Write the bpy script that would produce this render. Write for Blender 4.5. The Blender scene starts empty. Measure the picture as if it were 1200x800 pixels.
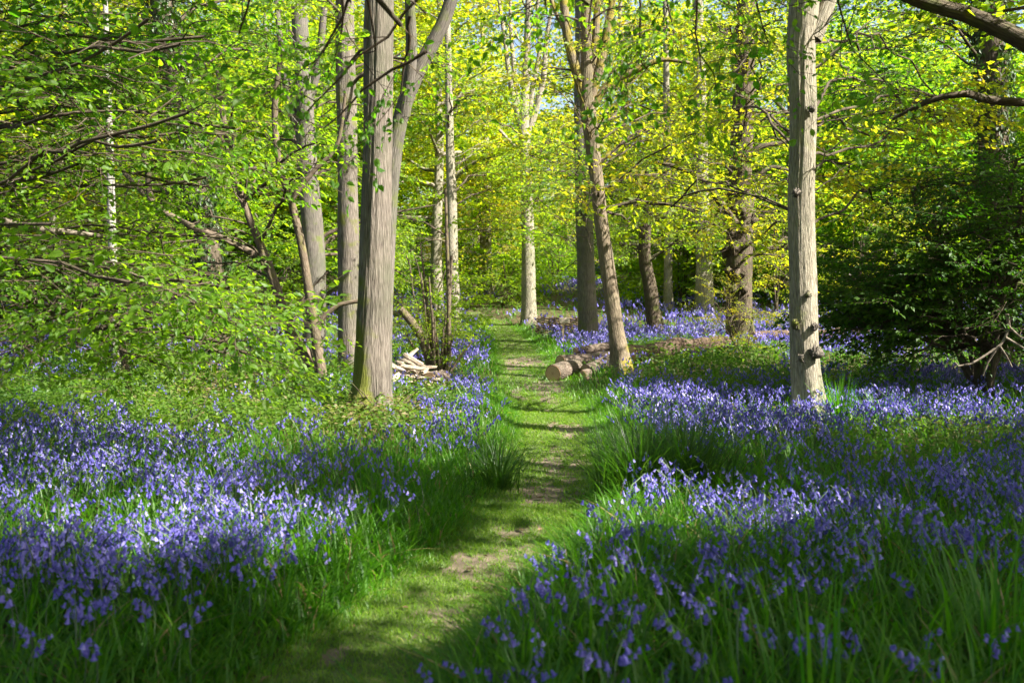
import bpy, math, random
import numpy as np

# ------------------------------------------------------------------ camera, sky, sun, exposure
sc = bpy.context.scene
C = sc.collection
R = math.radians
F, CX, HY, EYE = 1177.0, 600.0, 330.0, 1.5          # photo: 1200x800, eye level at row 330

cam_d = bpy.data.cameras.new('camera')
cam = bpy.data.objects.new('camera', cam_d); C.objects.link(cam)
cam.location = (0, 0, EYE); cam.rotation_euler = (R(90), 0, 0)
cam_d.sensor_width = 36; cam_d.lens = 36 * F / 1200
cam_d.shift_y = -(400 - HY) / 1200
cam_d.clip_start = 0.05; cam_d.clip_end = 1000
cam_d.dof.use_dof = True; cam_d.dof.focus_distance = 11.5; cam_d.dof.aperture_fstop = 3.0
sc.camera = cam

SUN_EL = 44.0
SUN_XY = np.array([0.90, -0.436])                    # towards the sun: right of the view, a little behind the camera
world = bpy.data.worlds.new('World'); sc.world = world; world.use_nodes = True
wn = world.node_tree.nodes; wl = world.node_tree.links
sky = wn.new('ShaderNodeTexSky'); sky.sky_type = 'NISHITA'; sky.sun_disc = False
sky.sun_elevation = R(SUN_EL); sky.sun_rotation = math.atan2(SUN_XY[0], SUN_XY[1])
sky.air_density = 1.0; sky.dust_density = 3.0; sky.ozone_density = 0.6
wl.new(sky.outputs[0], wn['Background'].inputs[0]); wn['Background'].inputs[1].default_value = 0.065

sun_d = bpy.data.lights.new('sun', 'SUN'); sun_d.energy = 5.0; sun_d.angle = R(0.53); sun_d.color = (1, 0.95, 0.86)
sun = bpy.data.objects.new('sun', sun_d); C.objects.link(sun); sun.location = (30, -15, 40)
el = R(SUN_EL)
TO_SUN = np.array([SUN_XY[0]*math.cos(el), SUN_XY[1]*math.cos(el), math.sin(el)])
from mathutils import Vector
sun.rotation_euler = Vector(TO_SUN).to_track_quat('Z', 'Y').to_euler()

sc.view_settings.view_transform = 'Standard'; sc.view_settings.look = 'None'
sc.view_settings.exposure = 2.1; sc.view_settings.gamma = 1.0
sc.render.engine = 'CYCLES'
sc.cycles.max_bounces = 8; sc.cycles.diffuse_bounces = 4; sc.cycles.transmission_bounces = 6
sc.cycles.glossy_bounces = 2; sc.cycles.caustics_reflective = False; sc.cycles.caustics_refractive = False
sc.cycles.use_denoising = True; sc.cycles.use_adaptive_sampling = True; sc.cycles.adaptive_threshold = 0.02

SH = -SUN_XY / math.tan(el)                          # shadow offset per metre of height

# ------------------------------------------------------------------ noise, terrain, projection
RNG = np.random.default_rng(11)

def _hash(ix, iy, s):
    n = (ix.astype(np.int64)*374761393 + iy.astype(np.int64)*668265263 + s*974711) & 0x7fffffff
    n = ((n ^ (n >> 13))*1274126177) & 0x7fffffff
    return ((n ^ (n >> 16)) & 0xffff) / 65535.0

def vnoise(x, y, s=0):
    x = np.asarray(x, float); y = np.asarray(y, float)
    ix = np.floor(x); iy = np.floor(y); fx = x-ix; fy = y-iy
    fx = fx*fx*(3-2*fx); fy = fy*fy*(3-2*fy)
    a = _hash(ix, iy, s); b = _hash(ix+1, iy, s); c = _hash(ix, iy+1, s); d = _hash(ix+1, iy+1, s)
    return (a*(1-fx)+b*fx)*(1-fy)+(c*(1-fx)+d*fx)*fy

def fbm(x, y, s=0, o=3):
    t = 0; a = 0.5; k = 1.0
    for i in range(o):
        t = t + a*vnoise(np.asarray(x)*k, np.asarray(y)*k, s+i*7); a *= .5; k *= 2.03
    return t/(1-0.5**o)

PATH_Y = np.array([-6, 2.0, 3.0, 3.76, 4.6, 5.5, 6.54, 8.0, 10.4, 12.5, 14.7, 17.5, 20, 24, 27, 30, 34])
PATH_X = np.array([-2.9, -1.35, -.92, -.66, -.42, -.12, .12, .32, .46, .48, .36, .30, .20, .04, -.25, -.9, -2.0])
PATH_W = np.array([.33, .33, .33, .33, .34, .36, .36, .38, .40, .46, .52, .48, .45, .42, .40, .35, .3])

def path_dist(x, y):
    """signed metres from the edge of the trodden path, minus inside; side: x left of it negative"""
    cx = np.interp(y, PATH_Y, PATH_X); w = np.interp(y, PATH_Y, PATH_W)
    d = np.abs(x-cx)-w + 0.12*(fbm(np.asarray(x)*1.3, np.asarray(y)*1.3, 5)-.5)
    return np.where(np.asarray(y) > 33, 5.0, d), x-cx

def ground(x, y):
    x = np.asarray(x, float); y = np.asarray(y, float)
    s = np.clip(y-17, 0, None)
    h = np.where(s < 25, 0.0026*s*s, 1.625+0.08*(s-25))
    h = h + 0.10*(fbm(x*.35, y*.35, 3)-.5) + 0.04*(fbm(x*1.7, y*1.7, 4)-.5)
    d, _ = path_dist(x, y)
    h = h - 0.07*np.clip(1-np.clip(d, 0, None)/0.5, 0, 1)
    h = h + 0.25*np.clip((np.abs(x)-2.5)/8, 0, 1)*np.clip((y-8)/10, 0, 1)
    return h

def px_of(x, y, z):
    y = np.maximum(y, 0.05)
    return CX+F*np.asarray(x)/y, HY+F*(EYE-np.asarray(z))/y

def P(px, py, d):
    return np.array([(px-CX)/F*d, d, EYE-(py-HY)/F*d])

def on_ground(px, py):
    """the point of the terrain seen at a photo pixel"""
    ds = np.arange(2.5, 90, .02)
    x = (px-CX)/F*ds; z = EYE-(py-HY)/F*ds
    hit = np.nonzero(z <= ground(x, ds))[0]
    d = ds[hit[0]] if len(hit) else 60.0
    return np.array([(px-CX)/F*d, d, float(ground((px-CX)/F*d, d))])

# ------------------------------------------------------------------ mesh helpers
class MB:
    """collects vertices and faces (tris and quads) for one mesh"""
    def __init__(s):
        s.v = []; s.f3 = []; s.f4 = []; s.m3 = []; s.m4 = []; s.n = 0; s.at = []; s.bco = []
    def add(s, v, f3=None, f4=None, mat=0, var=None, bco=None):
        v = np.asarray(v, np.float32).reshape(-1, 3); n = len(v)
        s.v.append(v)
        s.at.append(np.full(n, .5, np.float32) if var is None else np.broadcast_to(np.asarray(var, np.float32), (n,)))
        s.bco.append(v if bco is None else np.asarray(bco, np.float32))
        if f3 is not None and len(f3):
            f = np.asarray(f3, np.int64)+s.n; s.f3.append(f); s.m3.append(np.broadcast_to(np.asarray(mat, np.int32), (len(f),)))
        if f4 is not None and len(f4):
            f = np.asarray(f4, np.int64)+s.n; s.f4.append(f); s.m4.append(np.broadcast_to(np.asarray(mat, np.int32), (len(f),)))
        s.n += n
    def build(s, name, mats, parent=None, smooth=False, org=None):
        me = bpy.data.meshes.new(name)
        v = np.concatenate(s.v) if s.v else np.zeros((0, 3), np.float32)
        if org is not None: v = v-np.asarray(org, np.float32)
        f3 = np.concatenate(s.f3) if s.f3 else np.zeros((0, 3), np.int64)
        f4 = np.concatenate(s.f4) if s.f4 else np.zeros((0, 4), np.int64)
        m = np.concatenate(([*s.m3] or [np.zeros(0, np.int32)]) + ([*s.m4] or [np.zeros(0, np.int32)]))
        me.vertices.add(len(v)); me.vertices.foreach_set('co', np.ascontiguousarray(v, np.float32).ravel())
        li = np.concatenate([f3.ravel(), f4.ravel()]).astype(np.int32)
        me.loops.add(len(li)); me.loops.foreach_set('vertex_index', li)
        tot = np.concatenate([np.full(len(f3), 3), np.full(len(f4), 4)]).astype(np.int32)
        st = np.concatenate([[0], np.cumsum(tot)[:-1]]).astype(np.int32) if len(tot) else np.zeros(0, np.int32)
        me.polygons.add(len(tot)); me.polygons.foreach_set('loop_start', st)
        try: me.polygons.foreach_set('loop_total', tot)
        except Exception: pass
        me.polygons.foreach_set('material_index', m.astype(np.int32))
        if smooth: me.polygons.foreach_set('use_smooth', np.ones(len(tot), bool))
        else: me.polygons.foreach_set('use_smooth', np.zeros(len(tot), bool))
        a = me.attributes.new('var', 'FLOAT', 'POINT'); a.data.foreach_set('value', np.ascontiguousarray(np.concatenate(s.at), np.float32))
        b = me.attributes.new('bco', 'FLOAT_VECTOR', 'POINT'); b.data.foreach_set('vector', np.ascontiguousarray(np.concatenate(s.bco), np.float32).ravel())
        for mt in (mats if isinstance(mats, (list, tuple)) else [mats]): me.materials.append(mt)
        me.update(calc_edges=True)
        return link(name, me, parent, (0, 0, 0) if org is None else org)

def link(name, data, parent=None, loc=(0, 0, 0)):
    o = bpy.data.objects.new(name, data); C.objects.link(o)
    if parent is not None:
        o.parent = parent; pl = Vector(parent.get('_w', (0, 0, 0)))
        o.location = Vector(loc)-pl
    else: o.location = loc
    return o

def thing(name, label, cat, loc=(0, 0, 0), group=None):
    o = bpy.data.objects.new(name, None); C.objects.link(o); o.location = [float(t) for t in loc]
    o.empty_display_size = .2
    o['_w'] = [float(t) for t in loc]
    return tag(o, label, cat, group)

def tag(o, label=None, cat=None, group=None, kind=None):
    if label: o['label'] = label
    if cat: o['category'] = cat
    if group: o['group'] = group
    if kind: o['kind'] = kind
    return o

def copy_tree(o, parent=None):
    c = o.copy(); C.objects.link(c)
    if parent is not None: c.parent = parent
    for ch in list(o.children): copy_tree(ch, c)
    return c

def smooth_path(pts, rad, step):
    """Catmull-Rom through pts"""
    pts = np.asarray(pts, float); rad = np.asarray(rad, float)
    if len(pts) < 3:
        n = max(2, int(np.linalg.norm(pts[-1]-pts[0])/step)+1); t = np.linspace(0, 1, n)[:, None]
        return pts[0]*(1-t)+pts[-1]*t, rad[0]*(1-t[:, 0])+rad[-1]*t[:, 0]
    q = np.vstack([2*pts[0]-pts[1], pts, 2*pts[-1]-pts[-2]]); out = []; ro = []
    for i in range(1, len(q)-2):
        n = max(1, int(np.linalg.norm(q[i+1]-q[i])/step))
        for k in range(n):
            t = k/n
            out.append(.5*((2*q[i])+(-q[i-1]+q[i+1])*t+(2*q[i-1]-5*q[i]+4*q[i+1]-q[i+2])*t*t+(-q[i-1]+3*q[i]-3*q[i+1]+q[i+2])*t**3))
            ro.append(rad[i-1]*(1-t)+rad[i]*t)
    out.append(pts[-1]); ro.append(rad[-1])
    return np.array(out), np.array(ro)

def tube(mb, pts, rad, sides=8, mat=0, var=.5, rough=0.0, seed=0, cap=False, flute=0.0, capmat=None, ridge=0.0):
    pts = np.asarray(pts, float); n = len(pts)
    t = np.gradient(pts, axis=0); t /= np.linalg.norm(t, axis=1)[:, None]+1e-9
    u = np.cross(t[0], [0.13, 0.97, 0.2] if abs(t[0][1]) < .9 else [1, 0, 0]); u /= np.linalg.norm(u)
    U = np.zeros((n, 3)); U[0] = u
    for i in range(1, n):
        u = u-t[i]*np.dot(u, t[i]); u /= np.linalg.norm(u)+1e-9; U[i] = u
    W = np.cross(t, U)
    a = np.arange(sides)*2*math.pi/sides
    L = np.concatenate([[0], np.cumsum(np.linalg.norm(np.diff(pts, axis=0), axis=1))])
    rr = np.asarray(rad)[:, None]*np.ones((1, sides))
    if rough:
        rr = rr*(1+rough*(2*fbm(np.cos(a)[None, :]*1.6+7+np.zeros((n, 1)), np.sin(a)[None, :]*1.6+L[:, None]*1.1+seed*3.1, seed)-1))
    if ridge:
        rr = rr+ridge*(np.abs(2*fbm(np.cos(a)[None, :]*6+.5*L[:, None]+20, np.sin(a)[None, :]*6+.35*L[:, None]+40, seed+50, 4)-1)-.25)
    if flute:
        rr = rr*(1+flute*np.sin(a*5+seed)[None, :]*np.clip(1-L/0.7, 0, 1)[:, None])
    v = pts[:, None, :]+rr[:, :, None]*(np.cos(a)[None, :, None]*U[:, None, :]+np.sin(a)[None, :, None]*W[:, None, :])
    r0 = float(np.mean(rad))
    b = np.stack([np.broadcast_to(np.cos(a)*r0, (n, sides)), np.broadcast_to(np.sin(a)*r0, (n, sides)), np.broadcast_to(L[:, None]+seed*1.37, (n, sides))], -1)
    i = np.arange(n-1)[:, None]*sides; j = np.arange(sides)[None, :]; k = (j+1) % sides
    f = np.stack([i+j, i+k, i+sides+k, i+sides+j], -1).reshape(-1, 4)
    vv = v.reshape(-1, 3); bb = b.reshape(-1, 3)
    mb.add(vv, f4=f, mat=mat, var=var, bco=bb)
    if cap:
        for e, ring in ((0, v[0]), (-1, v[-1])):
            c = ring.mean(0); nn = np.vstack([ring, c]); k0 = np.arange(sides); k1 = (k0+1) % sides
            fc = np.stack([k1, k0, np.full(sides, sides)], -1) if e == 0 else np.stack([k0, k1, np.full(sides, sides)], -1)
            rel = np.vstack([np.stack([np.cos(a), np.sin(a), np.zeros(sides)], -1), [[0, 0, 0]]])
            mb.add(nn, f3=fc, mat=mat if capmat is None else capmat, var=var, bco=rel)

# ------------------------------------------------------------------ materials
def mat_new(name):
    m = bpy.data.materials.new(name); m.use_nodes = True; nt = m.node_tree
    for n in list(nt.nodes): nt.nodes.remove(n)
    out = nt.nodes.new('ShaderNodeOutputMaterial')
    return m, nt, out

def N(nt, kind, **kw):
    n = nt.nodes.new(kind)
    for k, v in kw.items(): setattr(n, k, v)
    return n

def ramp(nt, fac, stops):
    r = N(nt, 'ShaderNodeValToRGB'); e = r.color_ramp.elements
    while len(e) > 1: e.remove(e[-1])
    e[0].position = stops[0][0]; e[0].color = (*stops[0][1], 1)
    for p, c in stops[1:]:
        q = e.new(p); q.color = (*c, 1)
    nt.links.new(fac, r.inputs[0]); return r.outputs[0]

def leaf_mat(name, refl, trans, tmix=.45, gloss=.012, rough=.5):
    """thin leaf: the attribute var picks the leaf's own hue"""
    m, nt, out = mat_new(name); L = nt.links
    at = N(nt, 'ShaderNodeAttribute', attribute_name='var')
    c1 = ramp(nt, at.outputs['Fac'], refl); c2 = ramp(nt, at.outputs['Fac'], trans)
    d = N(nt, 'ShaderNodeBsdfDiffuse'); t = N(nt, 'ShaderNodeBsdfTranslucent'); g = N(nt, 'ShaderNodeBsdfGlossy')
    g.inputs['Roughness'].default_value = rough; g.inputs['Color'].default_value = (1, 1, 1, 1)
    L.new(c1, d.inputs['Color']); L.new(c2, t.inputs['Color'])
    m1 = N(nt, 'ShaderNodeMixShader'); m1.inputs[0].default_value = tmix; L.new(d.outputs[0], m1.inputs[1]); L.new(t.outputs[0], m1.inputs[2])
    m2 = N(nt, 'ShaderNodeMixShader'); m2.inputs[0].default_value = gloss; L.new(m1.outputs[0], m2.inputs[1]); L.new(g.outputs[0], m2.inputs[2])
    L.new(m2.outputs[0], out.inputs[0]); return m

def bark_mat(name, dark, mid, light, scale=14, stretch=.14, bump=.6, moss=None, moss_cut=.62):
    m, nt, out = mat_new(name); L = nt.links
    at = N(nt, 'ShaderNodeAttribute', attribute_name='bco')
    mp = N(nt, 'ShaderNodeMapping'); mp.inputs['Scale'].default_value = (scale, scale, scale*stretch); L.new(at.outputs['Vector'], mp.inputs[0])
    n1 = N(nt, 'ShaderNodeTexNoise'); n1.inputs['Scale'].default_value = 3.2; n1.inputs['Detail'].default_value = 6; n1.inputs['Roughness'].default_value = .65; L.new(mp.outputs[0], n1.inputs['Vector'])
    vo = N(nt, 'ShaderNodeTexVoronoi'); vo.feature = 'DISTANCE_TO_EDGE'; vo.inputs['Scale'].default_value = 2.6; L.new(mp.outputs[0], vo.inputs['Vector'])
    mr = N(nt, 'ShaderNodeMapRange'); mr.inputs['From Max'].default_value = .25; L.new(vo.outputs['Distance'], mr.inputs[0])
    mu = N(nt, 'ShaderNodeMath', operation='MULTIPLY_ADD'); L.new(mr.outputs[0], mu.inputs[0]); mu.inputs[1].default_value = .20
    ms = N(nt, 'ShaderNodeMath', operation='MULTIPLY'); L.new(n1.outputs['Fac'], ms.inputs[0]); ms.inputs[1].default_value = .92; L.new(ms.outputs[0], mu.inputs[2])
    col = ramp(nt, mu.outputs[0], [(.25, dark), (.55, mid), (.85, light)])
    n2 = N(nt, 'ShaderNodeTexNoise'); n2.inputs['Scale'].default_value = 2.3; n2.inputs['Detail'].default_value = 4; L.new(at.outputs['Vector'], n2.inputs['Vector'])
    mx = N(nt, 'ShaderNodeMix', data_type='RGBA', blend_type='MULTIPLY'); mx.inputs[0].default_value = .7
    L.new(col, mx.inputs[6]); L.new(ramp(nt, n2.outputs['Fac'], [(.3, (.6, .6, .58)), (.7, (1.15, 1.12, 1.08))]), mx.inputs[7])
    n4 = N(nt, 'ShaderNodeTexNoise'); n4.inputs['Scale'].default_value = 1.3; n4.inputs['Detail'].default_value = 6; n4.inputs['Roughness'].default_value = .7; L.new(at.outputs['Vector'], n4.inputs['Vector'])
    ma = N(nt, 'ShaderNodeMapRange'); ma.inputs['From Min'].default_value = .48; ma.inputs['From Max'].default_value = .68; ma.inputs['To Max'].default_value = .55; L.new(n4.outputs['Fac'], ma.inputs[0])
    mA = N(nt, 'ShaderNodeMix', data_type='RGBA'); L.new(ma.outputs[0], mA.inputs[0]); L.new(mx.outputs[2], mA.inputs[6]); mA.inputs[7].default_value = (mid[0]*.62, mid[1]*.78, mid[2]*.55, 1)
    last = mA.outputs[2]
    va = N(nt, 'ShaderNodeAttribute', attribute_name='var')
    if moss:
        n3 = N(nt, 'ShaderNodeTexNoise'); n3.inputs['Scale'].default_value = 5.5; n3.inputs['Detail'].default_value = 7; L.new(at.outputs['Vector'], n3.inputs['Vector'])
        ad = N(nt, 'ShaderNodeMath', operation='ADD'); L.new(n3.outputs['Fac'], ad.inputs[0]); L.new(va.outputs['Fac'], ad.inputs[1])
        mk = N(nt, 'ShaderNodeMapRange'); mk.inputs['From Min'].default_value = moss_cut+.42; mk.inputs['From Max'].default_value = moss_cut+.6; L.new(ad.outputs[0], mk.inputs[0])
        m3 = N(nt, 'ShaderNodeMix', data_type='RGBA'); L.new(mk.outputs[0], m3.inputs[0]); L.new(last, m3.inputs[6]); m3.inputs[7].default_value = (*moss, 1)
        last = m3.outputs[2]
    b = N(nt, 'ShaderNodeBsdfPrincipled'); b.inputs['Roughness'].default_value = .9
    try: b.inputs['Specular IOR Level'].default_value = .2
    except Exception: pass
    L.new(last, b.inputs['Base Color'])
    bp = N(nt, 'ShaderNodeBump'); bp.inputs['Strength'].default_value = bump; bp.inputs['Distance'].default_value = .03; L.new(mu.outputs[0], bp.inputs['Height']); L.new(bp.outputs[0], b.inputs['Normal'])
    L.new(b.outputs[0], out.inputs[0]); return m

def noise_mat(name, stops, scale=4, detail=8, bump=.4, coord='Object', stretch=(1, 1, 1), rough=.95, dist=.02):
    m, nt, out = mat_new(name); L = nt.links
    tc = N(nt, 'ShaderNodeTexCoord'); mp = N(nt, 'ShaderNodeMapping'); mp.inputs['Scale'].default_value = stretch; L.new(tc.outputs[coord], mp.inputs[0])
    n1 = N(nt, 'ShaderNodeTexNoise'); n1.inputs['Scale'].default_value = scale; n1.inputs['Detail'].default_value = detail; n1.inputs['Roughness'].default_value = .7; L.new(mp.outputs[0], n1.inputs['Vector'])
    b = N(nt, 'ShaderNodeBsdfPrincipled'); b.inputs['Roughness'].default_value = rough
    try: b.inputs['Specular IOR Level'].default_value = .15
    except Exception: pass
    L.new(ramp(nt, n1.outputs['Fac'], stops), b.inputs['Base Color'])
    bp = N(nt, 'ShaderNodeBump'); bp.inputs['Strength'].default_value = bump; bp.inputs['Distance'].default_value = dist; L.new(n1.outputs['Fac'], bp.inputs['Height']); L.new(bp.outputs[0], b.inputs['Normal'])
    L.new(b.outputs[0], out.inputs[0]); return m

M = {}
M['soil'] = noise_mat('woodland_floor', [(.30, (.030, .022, .013)), (.45, (.075, .052, .030)), (.58, (.055, .075, .022)), (.75, (.13, .10, .06))], 3.5, 10, .8)
def path_mat():
    m, nt, out = mat_new('trodden_path'); L = nt.links
    tc = N(nt, 'ShaderNodeTexCoord'); n1 = N(nt, 'ShaderNodeTexNoise'); n1.inputs['Scale'].default_value = 9; n1.inputs['Detail'].default_value = 10; n1.inputs['Roughness'].default_value = .75; L.new(tc.outputs['Object'], n1.inputs['Vector'])
    g_ = ramp(nt, n1.outputs['Fac'], [(.3, (.035, .065, .009)), (.55, (.085, .12, .02)), (.75, (.14, .13, .05))]); d_ = ramp(nt, n1.outputs['Fac'], [(.28, (.06, .043, .028)), (.5, (.135, .10, .066)), (.75, (.24, .19, .13))])
    va = N(nt, 'ShaderNodeAttribute', attribute_name='var'); ad = N(nt, 'ShaderNodeMath', operation='ADD'); L.new(va.outputs['Fac'], ad.inputs[0]); L.new(n1.outputs['Fac'], ad.inputs[1])
    mr = N(nt, 'ShaderNodeMapRange'); mr.inputs['From Min'].default_value = .7; mr.inputs['From Max'].default_value = 1.0; L.new(ad.outputs[0], mr.inputs[0])
    mx = N(nt, 'ShaderNodeMix', data_type='RGBA'); L.new(mr.outputs[0], mx.inputs[0]); L.new(g_, mx.inputs[6]); L.new(d_, mx.inputs[7])
    b = N(nt, 'ShaderNodeBsdfPrincipled'); b.inputs['Roughness'].default_value = .95; L.new(mx.outputs[2], b.inputs['Base Color'])
    bp = N(nt, 'ShaderNodeBump'); bp.inputs['Strength'].default_value = .8; bp.inputs['Distance'].default_value = .02; L.new(n1.outputs['Fac'], bp.inputs['Height']); L.new(bp.outputs[0], b.inputs['Normal'])
    L.new(b.outputs[0], out.inputs[0]); return m
M['path'] = path_mat()
M['bark_grey'] = bark_mat('bark_grey_brown', (.05, .040, .033), (.145, .123, .104), (.25, .22, .19), 24, .075, .7, (.12, .13, .025))
M['bark_pale'] = bark_mat('bark_pale_flaky', (.10, .085, .06), (.27, .24, .185), (.45, .41, .33), 24, .10, .9, (.20, .21, .09), .70)
M['bark_dark'] = bark_mat('bark_dark', (.03, .023, .017), (.085, .065, .047), (.17, .135, .10), 14, .16, .8, (.075, .09, .02))
M['bark_slate'] = bark_mat('bark_slate_grey', (.06, .052, .045), (.13, .115, .10), (.21, .19, .165), 24, .08, .6, (.10, .12, .03))
M['bark_smooth'] = bark_mat('bark_smooth_limb', (.09, .065, .045), (.12, .092, .066), (.20, .16, .12), 12, .3, .4, (.13, .125, .03), .64)
M['bark_gold'] = bark_mat('bark_mossy_gold', (.08, .058, .035), (.17, .135, .095), (.29, .235, .165), 20, .12, .7, (.21, .17, .03), .50)
M['birch'] = bark_mat('bark_birch', (.04, .035, .03), (.30, .28, .25), (.48, .46, .43), 7, 1.6, .3)
M['twig'] = noise_mat('twig_bark', [(.3, (.03, .022, .015)), (.7, (.09, .068, .045))], 30, 3, .2)
M['dead'] = noise_mat('dead_branch', [(.3, (.10, .08, .06)), (.7, (.27, .225, .175))], 25, 4, .3)
M['cut'] = noise_mat('cut_wood', [(.3, (.40, .27, .15)), (.7, (.62, .46, .29))], 20, 4, .2)
M['chip'] = noise_mat('split_wood', [(.3, (.24, .18, .13)), (.7, (.46, .385, .30))], 22, 4, .3)
M['log'] = bark_mat('log_bark', (.045, .034, .026), (.13, .10, .078), (.24, .195, .155), 13, .4, .8)
M['rotten'] = bark_mat('rotten_log', (.035, .024, .017), (.10, .068, .048), (.18, .13, .095), 11, .4, .8)
M['wicker'] = noise_mat('woven_hazel', [(.3, (.085, .058, .035)), (.7, (.26, .19, .12))], 40, 4, .3)
M['sign'] = noise_mat('pale_sign_board', [(.3, (.50, .42, .31)), (.7, (.62, .54, .42))], 12, 3, .1)
M['sign_panel'] = noise_mat('sign_panel_face', [(.3, (.30, .26, .21)), (.7, (.36, .31, .25))], 12, 3, .1)
M['post'] = noise_mat('sign_post', [(.3, (.35, .27, .15)), (.7, (.48, .38, .23))], 20, 3, .1)

M['leaf_hazel'] = leaf_mat('leaf_hazel', [(0, (.038, .105, .007)), (1, (.095, .175, .011))], [(0, (.13, .40, .008)), (1, (.42, .66, .014))], .55)
M['leaf_oak'] = leaf_mat('leaf_oak', [(0, (.062, .12, .008)), (.6, (.115, .165, .012)), (1, (.18, .155, .015))], [(0, (.33, .54, .009)), (.6, (.62, .72, .015)), (1, (.76, .62, .02))], .55)
M['leaf_beech'] = leaf_mat('leaf_beech', [(0, (.052, .12, .008)), (1, (.115, .18, .012))], [(0, (.24, .50, .009)), (1, (.58, .74, .018))], .56)
M['leaf_dark'] = leaf_mat('leaf_holly_shaded_oak', [(0, (.020, .062, .004)), (1, (.060, .13, .006))], [(0, (.05, .20, .004)), (1, (.20, .42, .006))], .42, .015, .5)
M['leaf_ivy'] = leaf_mat('leaf_ivy', [(0, (.018, .040, .010)), (1, (.045, .085, .018))], [(0, (.03, .08, .01)), (1, (.08, .16, .02))], .25, .03, .5)
M['leaf_bramble'] = leaf_mat('leaf_bramble', [(0, (.036, .09, .010)), (.85, (.095, .16, .025)), (1, (.20, .16, .075))], [(0, (.10, .30, .012)), (.85, (.30, .50, .03)), (1, (.32, .27, .08))], .42)
M['grass'] = leaf_mat('grass_blade', [(0, (.036, .11, .004)), (.85, (.085, .19, .006)), (1, (.20, .18, .06))], [(0, (.11, .44, .005)), (.85, (.30, .66, .008)), (1, (.38, .34, .08))], .42, .04)
M['strap'] = leaf_mat('strap_leaf', [(0, (.022, .090, .003)), (.9, (.072, .17, .005)), (1, (.24, .18, .08))], [(0, (.06, .32, .004)), (.9, (.24, .58, .006)), (1, (.36, .27, .10))], .42, .02, .5)
M['sward'] = leaf_mat('short_sward', [(0, (.060, .125, .007)), (.85, (.125, .20, .012)), (1, (.30, .24, .11))], [(0, (.15, .40, .01)), (.85, (.36, .60, .015)), (1, (.42, .34, .12))], .38, .02)
M['bell'] = leaf_mat('bluebell_petal', [(0, (.085, .075, .34)), (.6, (.20, .17, .55)), (1, (.50, .45, .80))], [(0, (.11, .10, .50)), (1, (.40, .35, .84))], .38, .02)
M['sedge'] = leaf_mat('sedge_leaf', [(0, (.018, .052, .006)), (.88, (.050, .10, .010)), (1, (.22, .16, .08))], [(0, (.04, .16, .008)), (.88, (.15, .32, .012)), (1, (.30, .22, .08))], .36, .03, .45)
M['stem'] = leaf_mat('bluebell_stem', [(0, (.055, .11, .03)), (1, (.085, .12, .07))], [(0, (.08, .18, .03)), (1, (.1, .18, .06))], .2, .03)
M['litter'] = leaf_mat('leaf_litter', [(0, (.07, .042, .024)), (1, (.24, .155, .085))], [(0, (.05, .03, .015)), (1, (.2, .12, .06))], .2, .03)

# ------------------------------------------------------------------ the ground and the path
def axis(parts):
    return np.concatenate([np.arange(a, b, s) for a, b, s in parts]+[[parts[-1][1]]])
gx = axis([(-150, -30, 8), (-30, -9, 1.0), (-9, 9, .18), (9, 30, 1.0), (30, 150, 8)])
gy = axis([(-60, -8, 4), (-8, 2, .5), (2, 20, .14), (20, 45, .5), (45, 100, 3), (100, 260, 10)])
GX, GY = np.meshgrid(gx, gy)
mb = MB(); nx, ny = len(gx), len(gy)
i = np.arange(ny-1)[:, None]*nx; j = np.arange(nx-1)[None, :]
mb.add(np.stack([GX, GY, ground(GX, GY)], -1).reshape(-1, 3), f4=np.stack([i+j, i+j+1, i+nx+j+1, i+nx+j], -1).reshape(-1, 4))
g = mb.build('ground', M['soil'], smooth=True)
tag(g, 'brown leaf-littered woodland floor beneath the flowers', 'ground', kind='structure')

DIRT = [(622, 462, 60, 13), (640, 582, 44, 26), (608, 632, 34, 34), (562, 668, 36, 22), (488, 738, 80, 24), (420, 768, 60, 20), (655, 545, 36, 16), (665, 505, 30, 14), (610, 425, 36, 8)]
def dirt(x, y):
    """worn earth showing through the sward"""
    px, py = px_of(x, y, ground(x, y)); v = np.zeros(np.shape(px))
    for (a, b_, w_, h_) in DIRT: v = np.maximum(v, np.clip(1.5-np.sqrt(((px-a)/w_)**2+((py-b_)/h_)**2)*1.1, 0, 1))
    nz = .55*fbm(np.asarray(x)*4.5, np.asarray(y)*1.8, 17)+.45*vnoise(np.asarray(x)*17, np.asarray(y)*11, 23)
    return np.clip((nz-.62+.30*v+.5*(fbm(np.asarray(x)*1.7+3, np.asarray(y)*.9, 15, 3)-.5))*4.5, 0, 1)
ys = np.arange(-5.5, 32, .07); us = np.linspace(-1, 1, 17)
cx = np.interp(ys, PATH_Y, PATH_X); w = np.interp(ys, PATH_Y, PATH_W)+.06
X = cx[:, None]+w[:, None]*us[None, :]+.10*(fbm(ys*1.7, ys*0+2, 9)-.5)[:, None]; Y = np.broadcast_to(ys[:, None], X.shape)
DM = dirt(X, Y)
Z = ground(X, Y)+.014-.010*DM+.02*(fbm(X*7, Y*7, 19)-.5)*DM
mb = MB(); n = len(us)
i = np.arange(len(ys)-1)[:, None]*n; j = np.arange(n-1)[None, :]
mb.add(np.stack([X, Y, Z], -1).reshape(-1, 3), f4=np.stack([i+j, i+j+1, i+n+j+1, i+n+j], -1).reshape(-1, 4), var=DM.ravel())
o = mb.build('path', M['path'], smooth=True)
tag(o, 'narrow grassy footpath with bare earth patches winding between the bluebells', 'path', kind='structure')

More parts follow.
